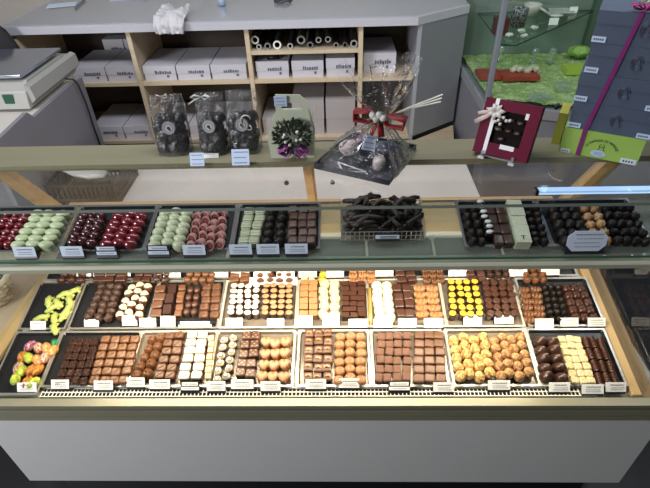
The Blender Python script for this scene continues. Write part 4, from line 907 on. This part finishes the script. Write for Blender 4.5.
# ------------------------------------------------------------------ behind the case
def thing(mb, nm, m, label, cat, **k):
    o = mb.obj(nm, m, **k); tag(o, label, cat); return o
bc = empty('back_worktop', (-.3, 1.75, 0)); tag(bc, 'low white worktop behind the sliding doors', 'worktop')
for nm, mb, m in (('top', MB().box(-1.19, .56, 1.53, 1.98, .62, .65), mat('pinkish_white_top', (.60, .56, .54), .4, var=.04, vscale=5)), ('cabinet', MB().box(-1.17, .54, 1.56, 1.95, 0, .62), greyl)):
    o = mb.obj(nm, m, bc); o.location = (.3, -1.75, 0)
# basket with a scoop
bs = empty('shopping_basket', (-1.02, 1.74, .65)); tag(bs, 'dark brown slatted plastic basket behind the glass doors', 'basket')
brn = mat('brown_plastic', (.013, .008, .007), .5)
q = MB(); q.box(-.13, .13, -.11, .11, 0, .006)
q.obj('bottom', brn, bs); q = MB()
for z in (.02, .085): 
    for (a, b, c, d) in ((-.14, .14, -.12, -.112), (-.14, .14, .112, .12), (-.14, -.132, -.112, .112), (.132, .14, -.112, .112)): q.box(a, b, c, d, z, z+.012)
for k in range(15):
    x = -.136+.272*k/14
    for y in (-.118, .114): q.box(x-.003, x+.003, y, y+.004, 0, .095)
    y = -.11+.22*k/14
    for xx in (-.138, .134): q.box(xx, xx+.004, y-.003, y+.003, 0, .095)
q.obj('side_slats', brn, bs)
q = MB(); q.tube([(-.137, 0, .10), (-.137, .10, .108), (.0, .128, .112), (.137, .10, .108), (.137, 0, .10)], .006, 8); q.obj('handle', brn, bs, smooth=True)
scp = MB(); scp.tube([(-.16, -.04, .135), (-.08, -.05, .130), (-.02, -.06, .125), (.05, -.07, .122), (.10, -.08, .118)], [.010, .012, .035, .042, .020], 12, flat=.4)
o = thing(scp, 'plastic_scoop', mat('milky_plastic', (.34, .34, .34), .35), 'milky plastic scoop lying across the brown basket', 'scoop', smooth=True); o.location = bs.location
o = thing(MB().lathe([(.03, 0), (.036, .06), (.036, .10), (.030, .105), (.030, .01)], 20), 'metal_cup', mat('steel', (.4, .39, .36), .2, .9), 'shiny metal cup standing inside the brown basket', 'cup', smooth=True); o.location = bs.location+Vector((.02, .02, .007))
# side counter with the scale
xs = -1.20
sd = empty('side_counter', (-1.55, 1.8, 0)); tag(sd, 'grey side counter with stepped side panel carrying the scale', 'counter')
def sdp(mb, n, m, par=None): 
    o = mb.obj(n, m, sd); o.location = (1.55, -1.8, 0); return o
sdp(MB().prism([(1.50, 0), (1.50, .930), (1.515, .972), (1.77, .985), (1.80, .953), (2.22, .957), (2.22, 0)], xs-.018, xs), 'side_panel', mat('slate_grey_laminate', (.20, .195, .22), .5, var=.03, vscale=3))
sdp(MB().box(-1.95, xs-.018, 1.50, 2.22, .91, .940), 'top', mat('ivory_top', (.55, .51, .46), .5))
sdp(MB().box(-1.93, xs-.018, 1.52, 2.20, 0, .91), 'carcass', greyc)
sdp(MB().box(xs-.07, xs-.018, 2.18, 2.235, 0, .938).box(xs, xs+.012, 2.20, 2.235, 0, .957), 'corner_post', mat('slate_edge', (.17, .17, .19), .5))
cab = MB().tube([(-1.215, 2.14, .985), (-1.190, 2.16, .972), (-1.182, 2.17, .945), (-1.180, 2.18, .85), (-1.183, 2.18, .72), (-1.180, 2.18, .56)], .004, 8)
thing(cab, 'power_cable', blackp, 'black cable from the scale hanging down the grey panel', 'cable', smooth=True)
scl = empty('weighing_scale', (-1.5, 2.1, .942)); tag(scl, 'grey shop scale with shiny weighing plate and green sticker', 'scale')
sb = mat('warm_grey_plastic', (.33, .33, .31), .4)
def sp(mb, n, m, par=None, **k): 
    o = mb.obj(n, m, par or scl, **k); o.location = (1.5, -2.1, -.942); return o
sp(MB().prism([(1.88, .952), (1.895, 1.020), (1.93, 1.055), (2.24, 1.055), (2.34, 1.035), (2.345, .975), (2.32, .952)], -1.80, -1.255).box(-1.79, -1.70, 1.92, 1.98, .942, .953).box(-1.35, -1.29, 1.92, 1.98, .942, .953).box(-1.35, -1.29, 2.2, 2.28, .942, .953).box(-1.79, -1.7, 2.2, 2.28, .942, .953), 'body', sb, bevel=.003)
sp(MB().prism([(-1.255, .965), (-1.230, .985), (-1.235, 1.035), (-1.255, 1.045)], 1.90, 2.335, 'y'), 'side_cheek', sb)
sp(MB().box(-1.75, -1.30, 1.95, 2.25, 1.055, 1.066), 'plate_support', blackp)
stl = mat('bluish_steel_plate', (.36, .40, .48), .12, .85)
sp(MB().box(-1.80, -1.262, 1.915, 2.275, 1.066, 1.080), 'weighing_plate', stl, bevel=.003)
stk = sp(MB().box(-1.352, -1.312, 1.884, 1.8895, .975, 1.012), 'sticker', mat('green_sticker', (.005, .07, .03), .5))
# low table with wicker basket to the side
tb = empty('side_table', (-1.4, 1.15, 0)); tag(tb, 'low beige side table standing against the counter end', 'table')
o = MB().box(-1.75, -1.075, .85, 1.48, .545, .575).obj('top', mat('beige_top', (.46, .36, .25), .45, var=.06, vscale=5), tb); o.location = (1.4, -1.15, 0)
for (x, y) in ((-1.72, .88), (-1.11, .88), (-1.72, 1.44), (-1.11, 1.44)):
    o = MB().box(x-.02, x+.02, y-.02, y+.02, 0, .545).obj('leg', woodd, tb); o.location = (1.4, -1.15, 0)
wk = empty('wicker_basket', (-1.185, 1.165, .575)); tag(wk, 'round pale wicker basket beside the blond side frame', 'basket')
wm = mat('wicker', (.50, .43, .32), .7, col2=(.24, .19, .13), vscale=60, bump=.5, bscale=60)
q = MB()
for k in range(9): 
    z = .006+k*.009; rr = .062+.018*(k/8)
    q.tube([((rr+.003*math.sin(i*PI/2+k*PI))*math.cos(i*PI/24), (rr+.003*math.sin(i*PI/2+k*PI))*math.sin(i*PI/24), z) for i in range(49)], .0058, 6, False)
q.obj('weave', wm, wk, smooth=True); MB().lathe([(.0, .0), (.062, .0), (.062, .006), (0, .006)], 24).obj('bottom', wm, wk)
q = MB(); q.tube([(.082*math.cos(i*PI/24), .082*math.sin(i*PI/24), .090) for i in range(49)], .009, 8, False); q.obj('rim', mat('pale_wicker', (.58, .52, .40), .7, bump=.6, bscale=70), wk, smooth=True)
thing(MB().ball((-1.185, 1.165, .66), .055, 3, (1, 1, .4), amp=.3, fr=5), 'green_filling', mat('soft_green_paper', (.30, .38, .18), .7), 'soft green paper filling in the wicker basket', 'paper')
# shelf unit along the back
UY = 2.5
un = empty('shelf_unit', (-.6, 2.8, 0)); tag(un, 'beech shelf unit with pale grey worktop full of white cartons', 'shelf unit')
def up(mb, n, m, **k):
    o = mb.obj(n, m, un, **k); o.location = (.6, -2.8, 0); return o
up(MB().prism([(-1.66, UY-.02), (.385, UY-.02), (.672, 2.69), (.672, 3.25), (-1.66, 3.25)], 1.085, 1.122, 'z'), 'worktop', mat('grey_lilac_top', (.46, .46, .50), .3, var=.02, vscale=3))
tg = MB().prism([(-1.64, UY-.005), (.38, UY-.005), (.665, 2.70), (.665, 3.2), (-1.64, 3.2)], 1.123, 1.128, 'z'); up(tg, 'glass_cover', glass('table_glass', (.97, .985, .99), 1.0, base=.03, rough=.04))
for x in (-1.60, -1.03, -.445, .115):
    up(MB().box(x-.011, x+.011, UY, 2.95, 0, 1.085), 'divider', woodm)
up(MB().box(.39, .41, UY, 2.95, 0, 1.085), 'end_panel', greyl)
for (a, b, z) in ((-1.589, -1.041, .83), (-1.019, -.456, .83), (-.434, .104, .83), (.126, .39, .83), (-1.589, -1.041, .50), (-1.019, -.456, .50), (-.434, .104, .50), (.126, .39, .50), (-.434, .104, .975)):
    up(MB().box(a, b, UY+.005, 2.93, z-.018, z), 'shelf', woodm)
up(MB().box(-1.61, .41, 2.93, 2.95, 0, 1.085), 'back_panel', mat('brown_back_board', (.055, .040, .033), .7))
up(MB().prism([(.41, UY), (.670, 2.695), (.670, 2.715), (.41, 2.52)], .50, 1.085, 'z'), 'angled_panel', mat('blue_grey_panel', (.205, .215, .235), .5, var=.03, vscale=3))
wb = MB().prism([(.16, 2.12), (.58, 2.12), (.67, 2.68), (.41, 2.485), (.16, 2.49)], .44, .48, 'z'); up(wb, 'low_ledge', wood('pale_plank', (.42, .32, .20), (.55, .44, .30), 4, 25, 25))
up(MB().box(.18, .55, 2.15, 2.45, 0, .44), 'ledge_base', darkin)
NB = [0]
def cbox(x0, x1, y0, y1, z, h, label, lab=True, m=None):
    e = empty('carton', ((x0+x1)/2, y0, z)); w = (x1-x0)/2; d = y1-y0
    MB().box(-w, w, 0, d, 0, h*.66).obj('box_body', m or carton, e); MB().box(-w-.002, w+.002, -.002, d+.002, h*.45, h).obj('lid', m or carton, e)
    if lab:
        k = MB(); rnd = random.Random(NB[0]); x = -w*.30
        for i in range(7):
            L = rnd.uniform(.006, .012); k.box(x, x+L, -.0032, -.002, h*.46, h*(.60+.08*rnd.random())); x += L+.003
        k.box(w*.42, w*.56, -.0032, -.002, h*.22, h*.36); k.obj('lettering', mat('carton_ink', (.10, .10, .15), .7), e); NB[0] += 1
    tag(e, label, 'carton', 'white cartons in the shelf unit')
    return e
zz = .8302
for (a, b, lab) in ((-1.385, -1.215, 'white carton beside the scale on the middle shelf'), (-1.205, -1.05, 'white carton on the middle shelf against the second divider'), (-1.010, -.845, 'white carton on middle shelf above the lone truffle bag'), (-.835, -.665, 'white carton, middle of three above the truffle bags'), (-.655, -.475, 'white carton on the middle shelf above the curl-tied bag')):
    cbox(a, b, UY+.03, UY+.33, zz, .075, lab)
for (a, b, lab) in ((-1.32, -1.21, 'white carton deep in the first bay with another'), (-1.20, -1.06, 'white carton standing raised behind another, first bay')): cbox(a, b, UY+.335, UY+.42, zz, .13, lab, True)
for (a, b, h, lab) in ((-.420, -.255, .085, 'white carton under the black clip, below the paper rolls'), (-.235, -.075, .085, 'white carton in the middle below the paper rolls'), (-.058, .085, .095, 'taller white carton below the rolls, next to hamper')): cbox(a, b, UY+.03, UY+.34, zz, h, lab)
cbox(.135, .30, UY+.08, UY+.36, zz, .10, 'grey-white carton in the narrow bay behind the hamper')
for (a, b, h, lab) in ((-1.385, -1.215, .075, 'white carton on the bottom shelf, beside grey side counter'), (-1.205, -1.05, .075, 'white carton on the bottom shelf near the lone bag'), (-1.010, -.845, .075, 'white carton on bottom shelf behind the lone bag'), (-.835, -.665, .075, 'white carton on bottom shelf between the bags')): cbox(a, b, UY+.03, UY+.36, .5002, h, lab)
cbox(-.655, -.475, UY+.03, UY+.36, .5002, .075, 'white carton on bottom shelf behind curl-tied bag')
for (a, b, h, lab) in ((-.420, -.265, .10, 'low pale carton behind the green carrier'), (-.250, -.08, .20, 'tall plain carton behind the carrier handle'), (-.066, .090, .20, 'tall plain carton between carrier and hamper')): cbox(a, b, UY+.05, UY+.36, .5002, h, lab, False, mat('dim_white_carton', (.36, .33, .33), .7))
cl = MB().box(-.03, .03, 0, .035, 0, .016).ball((-.01, .015, .022), .018, 2, (1.4, .8, .7)).ball((.018, .02, .02), .014, 2)
o = thing(cl, 'black_clip', blackp, 'small black gadget lying on a white carton', 'gadget', smooth=True); o.location = (-.335, UY+.06, zz+.0855)
# paper rolls
rolls = [(255, 40, .020, .5), (259, 47.5, .013, .45), (267.5, 45, .016, .2), (277, 43.5, .021, .7), (290, 44.5, .014, .4), (301, 40, .021, .22), (310, 42, .016, .15), (318.5, 40, .015, .28), (328, 39.5, .015, .28), (336, 44, .013, .22), (345, 43, .013, .10), (354, 41, .018, .3)]
for i, (u, v, r, br) in enumerate(rolls):
    p = at_y(u, v, UY+.03)
    zc = max(p.z, .9752+r) if v > 41 else p.z
    zc = .9752+r if abs(zc-.9752-r) < .02 else zc
    e = empty('paper_roll', (p.x, UY+.03, zc)); n = 22
    pm = mat('roll_paper_%d' % int(br*100), (br, br, br*.97), .6)
    mb = MB(); rr = [(r, 0), (r, .36), (r*.62, .36), (r*.62, 0)]; rings = [[mb.bm.verts.new((a*math.cos(2*PI*k/n), z, a*math.sin(2*PI*k/n))) for k in range(n)] for a, z in rr]
    for A, B in zip(rings, rings[1:]+rings[:1]):
        for k in range(n): mb.bm.faces.new((A[k], A[(k+1) % n], B[(k+1) % n], B[k]))
    sm = mb.mesh('paper_roll', mat('roll_side', (.03, .028, .028), .6)); sm.materials.append(pm)
    for f in sm.polygons:
        if abs(f.normal.y) > .9 and f.center.y < .01: f.material_index = 1
    new('tube', sm, e)
    side = ['first', 'second', 'third', 'fourth', 'fifth', 'sixth', 'seventh', 'eighth', 'ninth', 'tenth', 'eleventh', 'twelfth'][i]
    tag(e, f"{'pale-ended' if br > .35 else 'dim'} paper roll end on the top shelf, {side} from the left divider", 'paper roll', 'paper rolls under the worktop')
# on the worktop
def drape(s, t):
    x = (s-.5)*.150*(1-.25*abs(t-.6)); L = t*.26
    f = .012*math.sin(13*s+5*t+1)+.007*math.sin(27*s-9*t)
    if L < .19: y = .17-L; z = 1.134+.012+.010*math.sin(8*s+20*L)+.020*noise.noise(Vector((s*4, L*30, 0)))+.010
    else:
        q = L-.19; y = -.020-.022*min(1, q/.02)-abs(f)*.9; z = 1.146-q*.85-.018*abs(s-.35)
        x *= 1-.5*q
    return Vector((x, y, max(z, 1.085)))
p = at_y(168, 14, 2.47)
o = thing(MB().grid(30, 34, drape), 'tea_towel', mat('white_cotton', (.52, .51, .53), .85, bump=.4, bscale=90), 'crumpled white tea towel hanging over the worktop edge', 'towel', smooth=True, solid=.003); o.location = (p.x, 2.485, 0)
p = at_plane(62, 5, 1.1285); o = thing(MB().box(-.075, .075, -.05, .05, 0, .0015), 'paper_sheet', cardb, 'white sheet of paper lying on the glass worktop', 'paper'); o.location = (p.x, p.y, 1.1285); o.rotation_euler.z = .3
p = at_plane(77, 7, 1.1285); o = thing(MB().tube([(.012, -.05, .006), (0, .02, .006), (-.02, .16, .006)], .005, 8), 'grey_pen', mat('pen_grey', (.16, .16, .17), .4), 'grey pen lying beside the paper sheet on the worktop', 'pen', smooth=True); o.location = (p.x, p.y, 1.1285)
p = at_plane(283, 3, 1.1285)
cw = MB().tube([(.05*math.cos(k*.6)*(1-.012*k), .03*math.sin(k*.6), .010+.006*math.sin(k*1.7)) for k in range(30)], .004, 6)
o = thing(cw, 'coiled_cable', mat('dark_cable', (.05, .05, .055), .4), 'dark coiled cable on the worktop above the rolls', 'cable', smooth=True); o.location = (p.x, p.y, 1.1285)
p = at_plane(222, 5, 1.1285); o = thing(MB().lathe([(.020, 0), (.022, .05), (.016, .055)], 20), 'glue_pot', mat('pale_blue_plastic', (.40, .48, .62), .35), 'small pale blue pot on the worktop, right of towel', 'pot', smooth=True); o.location = (p.x, p.y, 1.1285)
p = at_plane(128, 0, 1.1285); o = thing(MB().box(-.10, .09, -.01, .12, 0, .012), 'flat_box', mat('flat_white_box', (.50, .50, .56), .5), 'flat white box at the back of the worktop', 'box'); o.location = (p.x, p.y, 1.1285)
# black bag at the far left
pc = at_y(2, 62, 2.405)
q = MB().ball((pc.x, pc.y, pc.z), .15, 3, (.80, .32, 1.3), amp=.05, fr=2)
ch = thing(q, 'office_chair', mat('black_cloth', (.010, .010, .012), .8), 'rounded black backrest in the corner left of the shelf unit', 'chair', smooth=True)
o = MB().tube([(pc.x, pc.y, pc.z-.15), (pc.x, pc.y, .06)], .03, 10).obj('post', blackp, ch)
o = MB().lathe([(.07, 0), (.07, .03), (.03, .08)], 20).obj('base', blackp, ch); o.location = (pc.x, pc.y, 0)
# ------------------------------------------------------------------ glass vitrine at the right
VX, VY, VX1, VY1, VZ = .69, 2.215, 1.62, 2.86, .80
vt = empty('glass_vitrine', (1.15, 2.5, 0)); tag(vt, 'tall glass vitrine with grey corner post and lime paper bed', 'display cabinet')
def vp(mb, n, m, **k):
    o = mb.obj(n, m, vt, **k); o.location = (-1.15, -2.5, 0); return o
def vfy(x): return VY-.34*(x-VX)
def vq(a, b, y0, y1): return [(a, vfy(a)+y0), (b, vfy(b)+y0), (b, y1), (a, y1)]
vp(MB().prism(vq(VX, VX1, 0, VY1), .08, VZ-.045, 'z'), 'plinth', mat('vitrine_plinth_grey', (.20, .205, .24), .5))
vp(MB().prism(vq(VX-.008, VX1, -.008, VY1), VZ-.045, VZ, 'z'), 'base_frame', mat('silver_grey_frame', (.34, .35, .38), .35, .3))
vp(MB().box(VX, VX1, VY1-.01, VY1, VZ, 2.0), 'back_wall', mat('sea_green_backing', (.155, .20, .165), .35, var=.06, vscale=3))
vp(MB().box(VX1-.01, VX1, vfy(VX1)+.01, VY1-.01, VZ, 2.0), 'side_wall', mat('dark_green_backing', (.13, .175, .14), .35))
vp(MB().prism([(VX+.02, vfy(VX+.02)), (VX1-.01, vfy(VX1-.01)), (VX1-.01, vfy(VX1-.01)+.006), (VX+.02, vfy(VX+.02)+.006)], VZ, 2.0, 'z'), 'front_pane', glass_vit)
vp(MB().box(VX, VX+.006, VY+.02, VY1-.01, VZ, 2.0), 'side_pane', glass_vit)
vp(MB().box(VX-.004, VX+.020, VY-.004, VY+.020, VZ, 2.0), 'corner_post', mat('post_grey', (.24, .26, .30), .35, .3), bevel=.004)
vp(MB().box(1.36, 1.385, VY1-.05, VY1-.012, VZ, 2.0), 'rear_post', mat('post_green', (.07, .11, .08), .4))
gsz = 1.05
gsh = MB().prism([(.757, 2.84), (.733, 2.275), (.79, 2.255), (1.38, 2.84)], gsz-.006, gsz, 'z')
for f in gsh.bm.faces:
    if abs(f.normal.z) < .5: f.material_index = 1
bmesh.ops.recalc_face_normals(gsh.bm, faces=gsh.bm.faces)
for f in gsh.bm.faces: f.material_index = 1 if abs(f.normal.z) < .5 else 0
vp(gsh, 'corner_shelf', [glass('vitrine_shelf_glass', (.88, .95, .91), .7), mat('dark_glass_edge', (.012, .03, .022), .3)])
def bedp(s, t):
    x = VX+.016+(VX1-VX-.036)*s; y0 = vfy(x)+.018
    return Vector((x, y0+(VY1-.02-y0)*t, VZ+.024+.008*noise.noise(Vector((s*60, t*45, 0)))+.008*noise.noise(Vector((s*17, t*12, 3)))))
bed = MB().grid(90, 66, bedp)
limep = mat('shredded_lime_paper', (.24, .34, .10), .8, col2=(.36, .44, .21), vscale=28, bump=1, bscale=60)
o = bed.obj('shredded_paper', limep, smooth=False, solid=.008); tag(o, 'bed of shredded lime green paper in the glass vitrine', 'shredded paper', kind='stuff')
def on(u, v, z): p = at_plane(u, v, z); return p
def vth(mb, nm, m, u, v, z, label, cat, smooth=True, grp=None):
    o = mb.obj(nm, m, smooth=smooth); p = on(u, v, z); o.location = p; tag(o, label, cat, grp); return o
vth(MB().lathe([(.034, 0), (.040, .075), (.040, .082), (.036, .082), (.032, .008)], 24), 'mug', mat('dotted_black', (.03, .03, .04), .4, col2=(.30, .30, .32), vscale=130), 517, 26, gsz+.0005, 'black dotted tumbler on the corner shelf of the vitrine', 'mug')
mg = vth(MB().lathe([(.030, 0), (.040, .03), (.044, .055), (.040, .055), (.036, .03), (0, .008)], 24), 'mug', mat('ivory_ceramic', (.44, .42, .38), .4), 531, 15, gsz+.0005, 'ivory cup beside the black dotted tumbler', 'mug')
sp_ = MB().ball((0, 0, .008), .024, 2, (1.5, .9, .3)).tube([(-.03, 0, .010), (-.10, .03, .05)], [.007, .005], 8)
vth(sp_, 'ladle', mat('white_china', (.52, .52, .50), .35), 556, 17, gsz+.0005, 'white china ladle leaning on the ivory cup', 'ladle')
vth(MB().prism([(-.07, -.03), (.06, -.035), (.075, .03), (-.05, .04)], 0, .012, 'z'), 'glass_dish', mat('pale_dish', (.44, .47, .44), .25), 560, 12, gsz+.0005, 'pale flat dish at the back of the vitrine shelf', 'dish', False)
vth(MB().box(-.03, .03, -.03, .03, 0, .075), 'small_box', mat('maroon_card', (.075, .014, .014), .5), 499, 34, gsz+.0005, 'small maroon box at the shelf corner behind the post', 'box', False)
for i, (u, v, lab) in enumerate(((509, 37, 'white shard sweet at the shelf edge by the post'), (521, 33, 'white sweet lying between tumbler and shelf edge'), (524, 38, 'cream sweet nearest the shelf edge'), (534, 30, 'clear white sweet below the ivory cup'))):
    vth(MB().ball((0, 0, .010), .014, 2, (1.3, .8, .7), amp=.5, fr=3, seed=i), 'sugar_sweet', mat('sugar', (.55, .55, .50), .4), u, v, gsz+.0005, lab, 'sweet', False)
vth(MB().box(-.022, .022, 0, .004, 0, .032), 'price_tag', cardm, 553, 25, gsz+.0005, 'white price tag on the vitrine shelf under the ladle', 'price tag', False)
vth(MB().box(-.020, .020, 0, .004, 0, .030), 'price_tag', cardm, 573, 13, gsz+.0005, 'white price tag on the vitrine shelf beside the dish', 'price tag', False)
vzb = VZ+.044
redc = mat('coral_red_card', (.33, .045, .028), .5)
vth(MB().box(-.050, .055, -.055, .055, 0, .02), 'red_box', redc, 487, 76, vzb-.005, 'coral red flat box against the left vitrine pane', 'box', False)
vth(MB().box(-.095, .085, -.055, .055, 0, .02), 'red_box', redc, 519, 77, vzb-.005, 'coral red flat box under cream flowers in the vitrine', 'box', False)
fq = MB()
for i in range(9): fq.ball((-.055+.0135*i, .012*math.sin(i*2.1), .012+.006*math.sin(i)), .015, 2, amp=.4, fr=3, seed=i)
vth(fq, 'flower_spray', mat('cream_flower', (.52, .48, .38), .6), 524, 72, vzb+.012, 'spray of cream flowers lying on the red box', 'flowers', False)
for (u, v, lab) in ((499, 55, 'clear glass ornament standing behind the corner post'), (533, 57, 'clear glass ornament standing behind the cream flowers'), (550, 57, 'clear glass ornament right of the flower spray')):
    vth(MB().lathe([(.022, 0), (.008, .012), (.006, .035), (.020, .055), (.018, .075), (.010, .080)], 18), 'glass_ornament', glass_vit if False else MATS.get('orn') or glass('orn', (.80, .86, .82), 1.0, base=.10, haze=.12), u, v+6, vzb-.012, lab, 'glass ornament', grp='glass ornaments')
vth(MB().ball((0, 0, .03), .05, 2, (1.2, .9, .6), amp=.4, fr=3), 'green_bag', mat('lime_tissue', (.22, .38, .07), .5), 578, 57, vzb-.006, 'lime tissue bundle near the rear post of the vitrine', 'tissue', False)
vth(MB().box(-.10, .06, -.04, .04, 0, .03), 'lime_box', mat('lime_box_card', (.34, .46, .06), .5), 583, 72, vzb-.010, 'lime green flat box beside the slate box stack', 'box', False)
vth(MB().prism([(-.055, -.02), (-.02, -.04), (.03, -.04), (.06, -.02), (.03, .03), (-.03, .03)], 0, .015, 'z'), 'crystal_dish', MATS['orn'], 537, 98, vzb-.012, 'crystal dish at the front edge of the lime bed', 'dish', False)
vth(MB().box(-.035, .03, -.03, .03, 0, .03), 'crystal_box', MATS['orn'], 563, 90, vzb-.012, 'clear crystal box in the middle of the lime bed', 'box', False)
for (u, v, lab) in ((556, 110, 'black round tag at the vitrine edge by the crystal dish'), (574, 110, 'black round tag at the vitrine edge by mustard carton')):
    vth(MB().ball((0, 0, .016), .014, 2, (1, .5, 1.1)).tube([(.008*math.cos(k), -.008, .016+.008*math.sin(k)) for k in range(7)], .002, 5), 'black_tag', mat('black_tag', (.02, .02, .02), .4), u, v, VZ+.034, lab, 'tag', grp=None)
# ------------------------------------------------------------------ light
wd = bpy.data.worlds.new('world'); sc.world = wd; wd.use_nodes = True
wd.node_tree.nodes['Background'].inputs[0].default_value = (.80, .88, 1.0, 1); wd.node_tree.nodes['Background'].inputs[1].default_value = .12
def area(name, loc, sx_, sy_, power, col, rot=(0, 0, 0)):
    l = bpy.data.lights.new(name, 'AREA'); l.shape = 'RECTANGLE'; l.size = sx_; l.size_y = sy_; l.energy = power; l.color = col
    o = bpy.data.objects.new(name, l); COL.objects.link(o); o.location = loc; o.rotation_euler = rot; return o
area('shelf_lamp_light', (-.09, yr+.042, .941), 1.45, .02, 14, (1, .83, .60), (rad(10), 0, 0))
def aim(a, b): return (Vector(b)-Vector(a)).to_track_quat('-Z', 'Y').to_euler()
area('fill_light_front', (-2.5, -.6, 1.95), .9, .6, 72, (.95, .97, 1), aim((-2.5, -.6, 1.95), (-.9, .75, .35)))  # added fill from the left, grades brightness along the front panel
area('fill_light_aisle', (-.4, 1.2, 2.66), 1.8, .4, 38, (.93, .94, 1), (rad(42), 0, 0))  # added fill tilted at the shelf unit to brighten its cartons
area('fill_light_right', (1.5, 1.6, 2.66), .8, .4, 15, (.93, .97, 1), (rad(25), 0, 0))  # added fill that lifts the vitrine corner
struct(MB().box(-3.2, 3.2, -2.1, -2.0, 0, 2.7).obj('wall_front', wallm))
cf = empty('added_glow_strip', (2.05, 3.39, 2.66)); tag(cf, 'added glowing ceiling strip, out of view above the vitrine', 'lamp')  # added unseen emitter, placed to mirror as a bluish streak in the glass
MB().box(-.42, .75, -.07, .07, 0, .03).obj('housing', greyl, cf); MB().box(-.41, .74, -.05, .05, -.006, 0).obj('diffuser', mat('added_strip_glow', (.55, .72, 1.0), .5, emit=9), cf)
